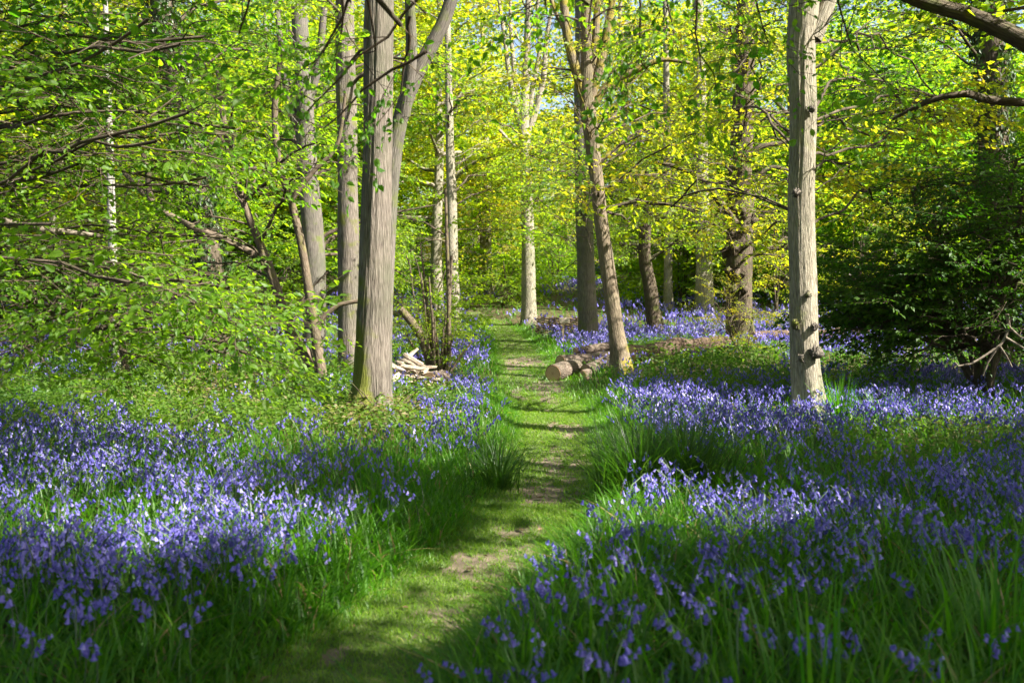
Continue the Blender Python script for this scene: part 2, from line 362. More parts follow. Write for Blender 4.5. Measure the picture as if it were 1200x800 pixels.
# ------------------------------------------------------------------ leaves and sprays
LEAF2 = (np.array([[0, 0, 0], [.5, .30, .07], [1, 0, -.06], [.5, -.30, .07]], float), np.array([[0, 2, 1], [0, 3, 2]]))
LEAF6 = (np.array([[0, 0, 0], [.22, .25, .10], [.60, .27, .06], [1, 0, -.18], [.60, -.27, .06], [.22, -.25, .10], [.5, 0, -.02]], float),
         np.array([[0, 6, 1], [1, 6, 2], [2, 6, 3], [3, 6, 4], [4, 6, 5], [5, 6, 0]]))

def frame(d, up):
    d = d/(np.linalg.norm(d, axis=-1, keepdims=True)+1e-9)
    s = np.cross(up, d); s /= np.linalg.norm(s, axis=-1, keepdims=True)+1e-9
    u = np.cross(d, s)
    return np.stack([d, s, u], -1)                   # columns: along, side, normal

def stamp(mb, proto, rot, pos, scale, mat, var):
    V, Fc = proto; n = len(pos)
    v = np.einsum('nij,vj->nvi', rot, V)*np.asarray(scale).reshape(-1, 1, 1)+pos[:, None, :]
    f = Fc[None]+(np.arange(n)*len(V))[:, None, None]
    mb.add(v.reshape(-1, 3), f3=f.reshape(-1, 3), mat=mat, var=np.repeat(np.asarray(var), len(V)))

class Spray:
    """a flat leafy twig 1 m long along +x: twig tubes and leaf poses"""
    def __init__(s, seed, n_side=7, leaf=.07, per=5, leafproto=LEAF2, twigs=True, droop=.18, spread=.75, flat=.35):
        r = np.random.default_rng(seed)
        s.leaf = leafproto
        lp = []; ld = []; mbt = MB()
        def twig(p0, d, L, n, rad):
            k = 5; pts = [np.array(p0)]; dd = np.array(d, float)
            for i in range(k):
                dd = dd+r.normal(0, .10, 3)*[1, 1, .6]+[0, 0, -droop*.12]; dd /= np.linalg.norm(dd)
                pts.append(pts[-1]+dd*L/k)
            pts = np.array(pts)
            k_ = [0, 2, 5] if L > .6 else [0, 5]
            if twigs: tube(mbt, pts[k_], np.linspace(rad, rad*.35, len(k_)), 3, 0)
            return pts
        main = twig([0, 0, 0], [1, 0, .05], .95, 0, .006)
        twl = [(main, .35)]
        for i in range(n_side):
            t = .12+.8*(i+.5)/n_side; q = t*5; a = int(q); f = q-a
            p = main[a]*(1-f)+main[min(a+1, 5)]*f
            sgn = 1 if i % 2 else -1
            d = np.array([.75, sgn*spread*r.uniform(.7, 1.2), r.uniform(-.15, .25)]); L = (.55-.35*abs(t-.4))*r.uniform(.7, 1.2)
            twl.append((twig(p, d/np.linalg.norm(d), L, 0, .0035), .15))
        for tw, st in twl:
            for k in range(per):
                t = st+(1-st)*(k+1)/per; q = min(t*5, 4.999); a = int(q); f = q-a
                p = tw[a]*(1-f)+tw[a+1]*f; d = tw[a+1]-tw[a]; d /= np.linalg.norm(d)
                sgn = 1 if k % 2 else -1
                dd = d*.8+np.array([-d[1], d[0], 0])*sgn*.8+r.normal(0, .25, 3)+[0, 0, -.42]
                if k == per-1: dd = d
                lp.append(p); ld.append(dd/np.linalg.norm(dd))
        s.lp = np.array(lp); ld = np.array(ld)
        up = np.array([0, 0, 1.])+r.normal(0, flat, (len(lp), 3))
        s.lr = frame(ld, up); s.ls = leaf*r.uniform(.45, 1.3, len(lp)); s.lv = r.uniform(-.25, .25, len(lp))
        V = np.einsum('nij,vj->nvi', s.lr, leafproto[0])*s.ls[:, None, None]+s.lp[:, None, :]
        s.V = V.reshape(-1, 3); s.Fc = (leafproto[1][None]+(np.arange(len(lp))*len(leafproto[0]))[:, None, None]).reshape(-1, 3)
        s.var = np.repeat(s.lv, len(leafproto[0]))
        s.tv = np.concatenate(mbt.v) if mbt.v else None; s.tf = np.concatenate(mbt.f4) if mbt.f4 else None
    def place(s, mb, rot, pos, scale, hue):
        n = len(pos)
        if n == 0: return
        scale = np.asarray(scale).reshape(-1, 1, 1)
        v = np.einsum('nij,vj->nvi', rot, s.V)*scale+pos[:, None, :]
        f = s.Fc[None]+(np.arange(n)*len(s.V))[:, None, None]
        mb.add(v.reshape(-1, 3), f3=f.reshape(-1, 3), mat=0, var=np.clip(hue[:, None]+s.var[None], 0, 1).ravel())
        if s.tv is not None:
            v = np.einsum('nij,vj->nvi', rot, s.tv)*scale+pos[:, None, :]
            f = s.tf[None]+(np.arange(n)*len(s.tv))[:, None, None]
            mb.add(v.reshape(-1, 3), f4=f.reshape(-1, 4), mat=1)

SPR = {
    'fine': [Spray(100+k, 7, .082, 5, LEAF6, flat=.75) for k in range(4)],                       # close hornbeam and hazel
    'mid': [Spray(120+k, 7, .105, 5, LEAF2, flat=.75) for k in range(4)],                        # trees 8 to 18 m away
    'oak': [Spray(140+k, 6, .10, 5, LEAF2, spread=1.0, flat=.9) for k in range(4)],
    'small': [Spray(160+k, 8, .078, 7, LEAF2, flat=.7) for k in range(4)],             # thorn and holly
    'far': [Spray(180+k, 6, .155, 4, LEAF2, twigs=False, flat=.5) for k in range(4)],
    'canopy': [Spray(200+k, 6, .19, 3, LEAF2, twigs=False, flat=.5) for k in range(3)],
}

def put_sprays(mb, kind, pos, d, rng, size=(.6, 1.1), hue=(.2, .8), tilt=.3, cluster_hue=None):
    pos = np.asarray(pos, float).reshape(-1, 3); d = np.asarray(d, float).reshape(-1, 3); n = len(pos)
    up = np.array([0, 0, 1.])+rng.normal(0, tilt, (n, 3)); rot = frame(d, up)
    sz = rng.uniform(*size, n); h = rng.uniform(*hue, n); which = rng.integers(0, len(SPR[kind]), n)
    for k, s in enumerate(SPR[kind]):
        q = which == k; s.place(mb, rot[q], pos[q], sz[q], h[q])

def wander(p0, p1, n, rng, bow=.12, wig=.06):
    """a natural branch line from p0 to p1, rising then sagging"""
    t = np.linspace(0, 1, n)[:, None]; p0 = np.asarray(p0, float); p1 = np.asarray(p1, float); L = np.linalg.norm(p1-p0)
    w = np.cumsum(rng.normal(0, wig*L/n**.5, (n, 3)), axis=0); w -= t*w[-1]; w *= np.sin(math.pi*np.clip(t, 0, 1))**.5
    return p0*(1-t)+p1*t+np.array([0, 0, 1])*bow*L*np.sin(math.pi*t)*1.0+w

GAPS = .85
class Tree:
    def __init__(s, name, label, base, cat='tree', group=None, bark='bark_grey', leaf='leaf_oak', seed=1):
        s.base = np.asarray(base, float); s.root = thing(name, label, cat, s.base, group); s.rng = np.random.default_rng(seed)
        s.bark = M[bark]; s.leaf = M[leaf]; s.crown = MB(); s.n = 0; s.nl = 0; s.seed = seed
    def trunk(s, pts, rad, sides=18, step=.12, rough=.10, mossf=None, flute=.12, name='trunk', ridge=0.0):
        p, r = smooth_path(pts, rad, step)
        s.tp, s.tr = p, r
        mb = MB(); tube(mb, p, r, sides, rough=rough, seed=s.seed, flute=flute, ridge=ridge)
        if mossf is not None:
            V = np.concatenate(mb.v); mb.at = [mossf(V).astype(np.float32)]
        o = mb.build(name, s.bark, s.root, True, org=s.base); s.to = o; return o
    def at_z(s, z):
        k = int(np.argmin(np.abs(s.tp[:, 2]-z))); return s.tp[k], s.tr[k]
    def limb(s, pts, rad, sides=9, step=.12, mat=None, rough=.08):
        p, r = smooth_path(pts, rad, step); mb = MB(); s.nl += 1
        tube(mb, p, r, sides, rough=rough, seed=s.seed+s.nl); return mb, p, r
    def end_limb(s, mb, mat=None):
        return mb.build('limb', mat or s.bark, s.root, True, org=s.base)
    def bough(s, p0, p1, r0, n_sec=6, sec=.9, kind='mid', gap=.28, size=(.6, 1.0), hue=(.2, .8), bow=.10, wig=.07, flat=.25, mat=None, keep=None, droop=0, tilt=.3, spread=.12, leafy=.3):
        """one limb with side branches and leafy sprays along them"""
        r = s.rng; n = max(7, int(np.linalg.norm(np.asarray(p1)-p0)/.3))
        line = wander(p0, p1, n, r, bow, wig)
        mb, p, rr = s.limb(line, np.linspace(r0, .012, n), 7, .18, rough=.1)
        L = np.linalg.norm(p[-1]-p[0]); ap = []; ad = []
        for k in range(n_sec):
            t = leafy+(1-leafy)*(k+r.uniform(.2, .9))/n_sec; i = int(t*(len(p)-1)); q = p[i]
            d = p[min(i+1, len(p)-1)]-p[max(i-1, 0)]; d = d/(np.linalg.norm(d)+1e-9)
            ang = r.uniform(.5, 1.25)*(1 if k % 2 else -1)
            dh = np.array([d[0]*math.cos(ang)-d[1]*math.sin(ang), d[0]*math.sin(ang)+d[1]*math.cos(ang), r.normal(0.05, flat)])
            ls = sec*r.uniform(.6, 1.3)*(1.15-.5*t)
            sl = wander(q, q+dh*ls+[0, 0, -droop*ls], 6, r, .08, .08)
            tube(mb, sl, np.linspace(max(.006, rr[i]*.45), .004, 6), 4)
            m = max(2, int(ls/gap))
            for a in range(m):
                tt = .25+.75*(a+r.uniform(.2, .9))/m; b = min(int(tt*5), 4); pp = sl[b]+(sl[b+1]-sl[b])*(tt*5-b)
                dd = sl[b+1]-sl[b]; dd = dd/np.linalg.norm(dd); an = r.uniform(-1.0, 1.0)
                ap.append(pp+r.normal(0, spread, 3)*[1, 1, .5]); ad.append([dd[0]*math.cos(an)-dd[1]*math.sin(an), dd[0]*math.sin(an)+dd[1]*math.cos(an), dd[2]*.5+r.normal(-.05, .15)])
        ap.append(p[-1]); d = p[-1]-p[-2]; ad.append(d/np.linalg.norm(d))
        s.end_limb(mb, mat or M['bark_dark'])
        s.sprays(kind, ap, ad, size, hue, tilt, keep)
    def sprays(s, kind, ap, ad, size=(.6, 1.0), hue=(.2, .8), tilt=.3, keep=None):
        ap = np.array(ap); ad = np.array(ad)
        if keep is not None:
            q = keep(ap); ap = ap[q]; ad = ad[q]
        c = ap+.4*ad; c = c[:, :2]+SH*c[:, 2:3]                              # leave the gaps the sun comes through
        q = s.rng.uniform(0, 1, len(ap)) > GAPS*lit_at(c[:, 0], c[:, 1]); ap = ap[q]; ad = ad[q]
        put_sprays(s.crown, kind, ap, ad, s.rng, size, hue, tilt); s.n += len(ap)
    def done(s, name='crown'):
        if s.crown.n:
            o = s.crown.build(name, [s.leaf, M['twig']], s.root, False, org=s.base); o['kind'] = 'stuff'
        return s.root

def px_trunk(rows, d, base=None):
    """rows of (photo column, row, half width in pixels) at distance d -> points and radii"""
    pts = [P(x, y, d) for x, y, h in rows]; rad = [h/F*d for x, y, h in rows]
    if base is not None: pts[0][2] = base[2]-.08
    return pts, rad

def boughs(t, n, box, start, r0=.04, n_sec=6, sec=.9, kind='mid', hue=(.2, .8), size=(.6, 1.0), **kw):
    """n limbs from the trunk (between heights start) to random places of a region given as photo columns, rows and distance"""
    for k in range(n):
        x0, x1, y0, y1, d0, d1 = box
        tgt = P(t.rng.uniform(x0, x1), t.rng.uniform(y0, y1), t.rng.uniform(d0, d1))
        zs = np.clip(tgt[2]-t.rng.uniform(.0, .9), start[0], start[1]); p0, rr = t.at_z(zs); L = np.linalg.norm(tgt-p0)
        t.bough(p0, tgt, min(r0*.62*t.rng.uniform(.6, 1.2), rr*.6), max(3, int(n_sec*L/2.5)), sec, kind, size=size, hue=hue, **kw)

CANOPY = []                                           # (trunk xy, tree) of tall trees whose crowns spread above the picture

# ------------------------------------------------------------------ the tall trees in view
def moss_low(x0, z1, side=-1, amt=.5):
    def f(V):
        low = np.clip(1-(V[:, 2]-0.1)/z1, 0, 1); sd = np.clip(.62+side*(V[:, 0]-x0)*3.0, 0, 1)
        return amt*low*sd+.12*low+.08
    return f

b = on_ground(433, 496); d1 = b[1]
T1 = Tree('oak_tree', 'thick grey-brown trunk with a mossy foot, nearest tree beside the path', b, bark='bark_grey', leaf='leaf_hazel', seed=21)
pts, rad = px_trunk([(431, 498, 42), (432, 482, 29), (435, 455, 22.5), (437, 400, 19.8), (440, 300, 18.2), (442, 200, 17.3), (443, 100, 16.8), (444, 0, 16.4), (447, -150, 15.5), (450, -330, 14), (456, -560, 10), (450, -800, 6)], d1, b)
T1.trunk(pts, rad, 72, .055, .07, moss_low(b[0], 2.9, -1, .95), .20, ridge=.030)
# a dark stem that rises close behind it and leans off to the right
bb = np.array([P(452, 0, 12.0)[0], 12.0, 0]); bb[2] = ground(bb[0], bb[1])
T1b = Tree('oak_tree', 'brown trunk rising behind the thick mossy-footed trunk and bending away at the top', bb, bark='bark_slate', leaf='leaf_hazel', seed=22)
pts, rad = px_trunk([(447, 470, 12), (449, 400, 10), (453, 300, 9.4), (459, 210, 9), (469, 140, 9), (486, 92, 8.8), (505, 55, 8.2), (522, 20, 7.8), (540, -40, 7), (556, -130, 6), (565, -260, 6), (575, -400, 4)], 12.0, bb)
T1b.trunk(pts, rad, 16, .09)
mb, p, r = T1b.limb([P(472, 135, 12.0), P(478, 100, 11.9), P(482, 60, 11.8), P(480, 0, 11.7), P(476, -90, 11.6)], [.09, .075, .07, .06, .04]); T1b.end_limb(mb)

b = on_ground(410, 440); d2 = b[1]
T2 = Tree('oak_tree', 'straight slender grey trunk standing just behind the thick mossy trunk', b, bark='bark_grey', leaf='leaf_beech', seed=23)
pts, rad = px_trunk([(410, 442, 17), (410, 415, 14), (409, 350, 12.8), (408, 250, 12), (407, 150, 11.5), (405, 80, 11.5), (404, 0, 10.5), (402, -200, 9), (400, -420, 6)], d2, b)
T2.trunk(pts, rad, 40, .09, .08, ridge=.022)

b = on_ground(946, 491); d12 = b[1]
T12 = Tree('oak_tree', 'straight pale flaky trunk with dark burrs, standing among the sunlit bluebells', b, bark='bark_pale', leaf='leaf_oak', seed=24)
pts, rad = px_trunk([(947, 494, 31), (946, 480, 21.5), (945, 460, 18.2), (943, 420, 16.4), (941, 340, 15.6), (939, 240, 15), (941, 140, 15.2), (939, 60, 15.8), (943, 0, 17), (948, -150, 15), (944, -330, 13), (950, -560, 9)], d12, b)
T12.trunk(pts, rad, 64, .055, .07, flute=.22, ridge=.026)
def burr(t, px, py, d, s, mat=None):
    """a knobbly burr with short shoots, part of the trunk it grows on"""
    r = t.rng; mb = MB(); k = 9
    a = np.linspace(0, math.pi, 6); c = np.linspace(0, 2*math.pi, k, endpoint=False)
    v = np.stack([np.sin(a)[:, None]*np.cos(c), np.sin(a)[:, None]*np.sin(c), np.cos(a)[:, None]*np.ones(k)], -1)*s
    v = v*(1+.35*r.normal(0, 1, v.shape[:2])[..., None])+P(px, py, d)
    i = np.arange(5)[:, None]*k; j = np.arange(k)[None]
    mb.add(v.reshape(-1, 3), f4=np.stack([i+j, i+(j+1) % k, i+k+(j+1) % k, i+k+j], -1).reshape(-1, 4))
    for q in range(9):
        dd = r.normal(0, 1, 3)+[0, -.6, .3]; dd /= np.linalg.norm(dd); p0 = P(px, py, d)+dd*s*.6
        tube(mb, np.array([p0, p0+dd*s*r.uniform(.6, 1.6)]), [.006, .003], 4)
    o = mb.build('burr', mat or M['bark_dark'], t.root, True, org=t.base)
for (x, y, s) in ((933, 380, .06), (956, 413, .085), (938, 420, .05), (955, 383, .05), (946, 345, .04), (933, 226, .05), (951, 128, .045)):
    burr(T12, x, y, d12-.17, s*.75, M['bark_grey'])
mb, p, r = T12.limb([P(952, 45, d12), P(966, 15, d12), P(985, -35, d12+.1), P(1020, -110, d12+.3)], [.11, .09, .075, .04]); T12.end_limb(mb)

b = on_ground(728, 441); d9 = b[1]
T9 = Tree('oak_tree', 'slim leaning trunk with a golden mossy foot beside the log pile, forking high up', b, bark='bark_gold', leaf='leaf_oak', seed=25)
pts, rad = px_trunk([(729, 444, 17), (727, 422, 12.5), (722, 385, 9.2), (714, 330, 8.6), (706, 270, 8.2), (699, 210, 8), (693, 160, 8.5), (688, 118, 9), (688, 70, 7), (687, 20, 6), (689, -60, 5), (688, -200, 3)], d9, b)
T9.trunk(pts, rad, 32, .08, .1, ridge=.016, mossf= moss_low(b[0], 1.6, 1, .45))
for L in ([(689, 122, 7), (677, 88, 6), (666, 48, 5.5), (661, 5, 5), (655, -60, 4)], [(691, 118, 6.5), (702, 82, 6), (711, 40, 5), (722, -25, 4)], [(693, 128, 5), (714, 98, 4.5), (742, 84, 4), (775, 70, 3), (808, 74, 2)], [(690, 100, 5), (697, 60, 4.5), (700, 10, 4), (706, -50, 3)], [(664, 40, 3), (650, 12, 2.5), (640, -20, 2)]):
    q, rr = px_trunk(L, d9); mb, p, r = T9.limb(q, rr); T9.end_limb(mb)

b = on_ground(690, 402); d8 = b[1]
T8 = Tree('ash_tree', 'straight slate-grey trunk in shade beside the woven hurdle', b, bark='bark_slate', leaf='leaf_beech', seed=26)
pts, rad = px_trunk([(691, 404, 14), (690, 385, 11.8), (687, 320, 10.5), (684, 240, 10), (682, 160, 9.5), (682, 90, 9), (682, 0, 8), (680, -150, 6), (682, -300, 4)], d8, b); T8.trunk(pts, rad, 16, .12)

b = on_ground(620, 380); d7 = b[1]
T7 = Tree('oak_tree', 'pale trunk at the far end of the path, splitting into bare upright limbs', b, bark='bark_pale', leaf='leaf_oak', seed=27)
pts, rad = px_trunk([(621, 381, 11), (620, 360, 9), (619, 300, 8), (617, 220, 7), (615, 170, 7), (614, 145, 6.5), (616, 100, 5), (618, 40, 4), (620, -40, 3), (618, -120, 2), (622, -200, .6)], d7, b); T7.trunk(pts, rad, 14, .15)
for L in ([(614, 165, 5), (606, 130, 4.2), (597, 90, 3.4), (592, 50, 2.6), (586, 10, 2), (578, -40, 1.4), (574, -110, .6)], [(613, 150, 4), (606, 110, 3.4), (601, 65, 2.8), (598, 20, 2), (599, -40, 1.3), (594, -100, .6)], [(617, 160, 5), (628, 128, 4.2), (637, 90, 3.6), (640, 50, 2.8), (647, 5, 2), (652, -50, 1.3), (660, -110, .6)], [(618, 150, 4), (624, 105, 3.2), (632, 60, 2.6), (630, 10, 2), (636, -50, 1.3), (634, -110, .6)], [(616, 180, 3), (600, 168, 2.4), (585, 152, 1.8)], [(619, 175, 3), (640, 165, 2.4), (660, 168, 1.8)]):
    q, rr = px_trunk(L, d7); mb, p, r = T7.limb(q, rr, 7); T7.end_limb(mb)

b = on_ground(533, 387); d5 = b[1]
T5 = Tree('ash_tree', 'thin pale sunlit trunk behind the coppice stool at the bend of the path', b, bark='bark_pale', leaf='leaf_beech', seed=28)
pts, rad = px_trunk([(534, 388, 10.5), (532, 365, 8), (530, 300, 6.8), (529, 230, 6), (527, 160, 5), (525, 60, 4), (522, -60, 3), (524, -180, .8)], d5, b); T5.trunk(pts, rad, 12, .15)
b = on_ground(571, 348); d6 = b[1]
T6 = Tree('oak_tree', 'pale far trunk with golden young leaves on the bank, left of the path end', b, bark='bark_pale', leaf='leaf_oak', seed=29)
pts, rad = px_trunk([(572, 349, 7.5), (571, 320, 5.6), (571, 260, 5), (569, 150, 4), (566, 40, 3), (563, -80, 2), (566, -200, .6)], d6, b); T6.trunk(pts, rad, 12, .2)

b = on_ground(768, 391); d10 = b[1]
T10 = Tree('thorn_tree', 'dark twisted stem rising from the bluebells behind the fallen trunk', b, bark='bark_dark', leaf='leaf_beech', seed=30)
pts, rad = px_trunk([(768, 393, 9.5), (765, 370, 8.5), (762, 340, 8), (756, 305, 7.5), (756, 270, 7), (761, 230, 5.5), (758, 190, 4)], d10, b); T10.trunk(pts, rad, 12, .1, .16)
for L in ([(766, 356, 4), (772, 368, 3), (778, 383, 2.5)], [(757, 300, 4), (742, 288, 3), (726, 286, 2.5)], [(760, 240, 4), (785, 215, 3), (800, 196, 2)]):
    q, rr = px_trunk(L, d10); mb, p, r = T10.limb(q, rr, 7); T10.end_limb(mb)

b = on_ground(868, 404); d11 = b[1]
T11 = Tree('oak_tree', 'stout dark trunk covered in burrs behind the golden-leaved thorn', b, bark='bark_dark', leaf='leaf_oak', seed=31)
pts, rad = px_trunk([(868, 406, 19), (867, 380, 16), (866, 330, 15), (866, 280, 15.5), (868, 200, 13.5), (871, 120, 12), (873, 40, 11), (875, -60, 10), (873, -220, 7)], d11, b); T11.trunk(pts, rad, 18, .1, .2)
for k in range(20):
    yy = T11.rng.uniform(238, 345); sx = T11.rng.choice([-1, 1])*T11.rng.uniform(.2, 1.0)
    burr(T11, 866+sx*16, yy, d11-.28*math.sqrt(max(0, 1-sx*sx)), T11.rng.uniform(.05, .11))
for L in ([(862, 262, 5), (846, 240, 4.5), (826, 214, 4), (800, 198, 3), (770, 190, 2)], [(874, 185, 4), (892, 172, 3.5), (915, 168, 2.5), (938, 158, 2)], [(868, 225, 4), (886, 210, 3), (904, 196, 2.4), (925, 200, 1.8)]):
    q, rr = px_trunk(L, d11-.3); mb, p, r = T11.limb(q, rr, 7); T11.end_limb(mb)

b = on_ground(1167, 436); b[1] = 15.0; b[0] = (1167-600)/F*15; b[2] = ground(b[0], 15.0)
T13 = Tree('oak_tree', 'ivy-clad dark trunk rising behind the shadowy holly bush', b, bark='bark_dark', leaf='leaf_dark', seed=32)  # dark crown leaves: shade at the right edge put into their colour
pts, rad = px_trunk([(1168, 450, 23), (1167, 420, 19), (1166, 300, 17.5), (1165, 200, 17), (1163, 100, 16.5), (1160, 0, 15.5), (1157, -150, 14), (1160, -350, 9)], 15.0, b); T13.trunk(pts, rad, 18, .12)
b = on_ground(826, 367); d14 = b[1]
T14 = Tree('ash_tree', 'pale half-hidden trunk on the bank left of the burr-covered trunk', b, bark='bark_pale', leaf='leaf_beech', seed=33)
pts, rad = px_trunk([(827, 369, 14), (826, 350, 11), (825, 300, 9.5), (822, 200, 8), (819, 60, 7), (816, -60, 5), (818, -200, 1)], d14, b); T14.trunk(pts, rad, 12, .2)
b = on_ground(784, 362); d15 = b[1]
T15 = Tree('ash_tree', 'thin pale far trunk just right of the dark twisted stem', b, bark='bark_pale', leaf='leaf_beech', seed=34)
pts, rad = px_trunk([(784, 364, 6.5), (783, 330, 5.2), (783, 260, 5), (781, 120, 4), (780, 20, 3), (777, -80, 2), (779, -190, .6)], d15, b); T15.trunk(pts, rad, 10, .25)

b = on_ground(262, 437); d4 = b[1]
T4 = Tree('oak_tree', 'dark leaning ivy-covered trunk half hidden by the hornbeam leaves', b, bark='bark_dark', leaf='leaf_hazel', seed=35)
pts, rad = px_trunk([(264, 440, 19), (260, 400, 15), (248, 320, 14.5), (234, 240, 14), (219, 160, 13), (203, 80, 12.5), (188, 0, 12), (170, -120, 10), (160, -260, 6)], d4, b); T4.trunk(pts, rad, 16, .1)
b = on_ground(369, 417); d4b = b[1]
T4b = Tree('oak_tree', 'grey trunk seen between the hazel stems and the two tall trunks', b, bark='bark_slate', leaf='leaf_beech', seed=36)
pts, rad = px_trunk([(369, 420, 17), (369, 395, 13.5), (368, 300, 12.8), (361, 200, 12), (356, 100, 10), (350, 0, 9), (345, -160, 6)], d4b, b); T4b.trunk(pts, rad, 16, .12)
for L in ([(359, 180, 6), (342, 130, 5), (330, 60, 4), (322, -20, 3)], [(357, 130, 6), (372, 80, 5), (380, 10, 4)]):
    q, rr = px_trunk(L, d4b); mb, p, r = T4b.limb(q, rr, 7); T4b.end_limb(mb)

b = on_ground(136, 437)
BI = Tree('birch_tree', 'thin white birch stem among the hornbeam leaves', b, bark='birch', leaf='leaf_beech', seed=37)
pts, rad = px_trunk([(137, 440, 6), (135, 400, 5.2), (133, 330, 5), (131, 260, 4.6), (128, 150, 4), (124, 20, 3), (122, -80, 2), (120, -180, .5)], b[1], b); BI.trunk(pts, rad, 10, .15)
b = on_ground(155, 472)
SP = Tree('sapling', 'short dark sapling stem in front of the white birch', b, bark='bark_dark', leaf='leaf_beech', seed=38)
pts, rad = px_trunk([(155, 474, 6), (152, 455, 5), (147, 428, 4.6), (143, 405, 4), (138, 370, 3), (130, 330, 2)], b[1], b); SP.trunk(pts, rad, 9, .08)

# the hazel: two stems spreading from one foot
b = on_ground(379, 462); d3 = b[1]
T3 = Tree('hazel_tree', 'multi-stemmed hazel with brown stems spreading in a V left of the mossy trunk', b, bark='bark_smooth', leaf='leaf_hazel', seed=39)
pts, rad = px_trunk([(382, 466, 11), (376, 442, 8.2), (362, 420, 7), (348, 402, 6.6), (335, 375, 6), (323, 335, 5.4), (307, 292, 4.8), (290, 250, 4.2), (276, 205, 4.4), (262, 140, 3.4), (255, 80, 2.5)], d3, b); T3.trunk(pts, rad, 12, .08, .12)
TA = (T3.tp, T3.tr)
for L in ([(378, 446, 7), (374, 420, 6.4), (369, 385, 6), (361, 335, 5.6), (353, 285, 5), (340, 232, 4.6), (328, 195, 4.2), (322, 130, 4), (330, 60, 3)], [(368, 388, 4), (382, 368, 3.2), (398, 357, 2.8), (425, 352, 2.4)], [(374, 430, 5), (366, 408, 4), (372, 392, 3.4), (378, 372, 2.8)],
          [(312, 305, 4), (268, 282, 3.4), (225, 266, 4.5), (195, 250, 4.2), (176, 232, 4), (174, 205, 3.6), (168, 180, 3)], [(205, 256, 3.4), (178, 236, 3), (148, 205, 2.8), (118, 160, 2.2), (88, 118, 1.8)], [(340, 235, 4), (368, 200, 3), (395, 170, 2.4), (405, 110, 2)]):
    q, rr = px_trunk(L, d3-.2); mb, p, r = T3.limb(q, rr, 8); T3.end_limb(mb)

# where the sun comes through: patches of ground, trunks and leaves that the photo shows sunlit
LIT = [  # photo column, row, half width, half height, strength of sunlit patches on the ground
    (185, 600, 190, 42, 1), (740, 396, 125, 14, .65), (488, 446, 60, 18, 1), (330, 478, 130, 26, 1), (120, 462, 90, 14, 1), (250, 445, 70, 10, 1), (390, 612, 120, 24, .8), (80, 512, 90, 14, .7), (545, 495, 95, 34, 1), (300, 545, 70, 12, .5), (420, 560, 60, 12, .5),
    (658, 516, 60, 34, 1), (645, 612, 62, 30, 1), (580, 658, 70, 20, 1), (520, 700, 65, 20, 1), (430, 765, 60, 16, .7), (640, 466, 80, 14, 1), (540, 455, 100, 18, 1), (640, 430, 60, 12, .9),
    (800, 482, 120, 32, 1), (1075, 476, 140, 26, 1), (790, 588, 150, 26, 1), (900, 610, 60, 14, .6), (1085, 600, 60, 10, .5), (415, 690, 40, 22, .9), (290, 720, 40, 20, .6),
    (935, 700, 30, 20, .6), (610, 760, 60, 20, .45), (700, 660, 60, 14, .5), (760, 720, 30, 18, .5), (100, 740, 40, 14, .5)]
LIT_G = []                                            # sunlit trunks and foliage, as streaks of ground behind them: start, end, half width
def lit_streak(p, h0, h1, w): LIT_G.append((p[:2]+SH*h0, p[:2]+SH*h1, w))
lit_streak(T1.base, .2, 4.5, .55); lit_streak(T12.base, .1, 4.8, .6); lit_streak(T2.base, .3, 4.5, .4); lit_streak(T9.base, .2, 5, .5); lit_streak(T3.base, .5, 3.5, .8)
for (x, y, d, w) in ((120, 300, 7.5, 1.0), (240, 360, 7.6, .9), (200, 220, 7.6, .8), (60, 380, 7.6, .8), (290, 420, 7.6, .7), (330, 200, 12.5, 1.0), (250, 150, 12.5, 1.0), (420, 60, 5, .5)):
    q = P(x, y, d); LIT_G.append((q[:2]+SH*q[2], q[:2]+SH*q[2]+[.01, 0], w))
def lit_at(gx_, gy_):
    pd_ = path_dist(gx_, gy_)[0]; zz_ = np.where(pd_ < .1, .0, .24)          # sunlit flower tops stand above the ground, the path does not
    x, y = px_of(gx_-SH[0]*zz_, gy_-SH[1]*zz_, zz_); v = np.zeros(len(gx_))
    for (a, b_, w_, h_, s_) in LIT: v = np.maximum(v, s_*np.clip(1.6-np.sqrt(((x-a)/w_)**2+((y-b_)/h_)**2)*1.1, 0, 1)*(gy_ > 3))
    for (a, b_, w_) in LIT_G:
        ab = b_-a; t = np.clip(((gx_-a[0])*ab[0]+(gy_-a[1])*ab[1])/(ab@ab), 0, 1)
        dd = np.hypot(gx_-a[0]-t*ab[0], gy_-a[1]-t*ab[1]); v = np.maximum(v, np.clip(1.7-dd/w_, 0, 1))
    return v
# ------------------------------------------------------------------ leafy boughs in view
def not_over(*rects):
    """leave gaps: no spray whose foot falls inside these photo windows"""
    def f(p):
        x, y = px_of(p[:, 0], p[:, 1], p[:, 2]); q = np.ones(len(p), bool)
        for (a, b_, c, d_) in rects: q &= ~((x > a) & (x < b_) & (y > c) & (y < d_))
        return q
    return f
KEEP_L = not_over((408, 470, 60, 480), (385, 425, 90, 440))
KEEP_R = not_over((915, 965, 0, 480))

def clumpy(cut, seed, also=None, f=1.0):
    """foliage gathers in layered clumps with gaps between"""
    def k(p):
        v = .6*vnoise(p[:, 0]*1.5*f+p[:, 1]*.6, p[:, 2]*2.6*f+p[:, 1]*.3, seed)+.4*vnoise(p[:, 0]*3.4*f, p[:, 2]*5*f+p[:, 1]*.8, seed+1)
        return (v > cut) & (also(p) if also else True)
    return k
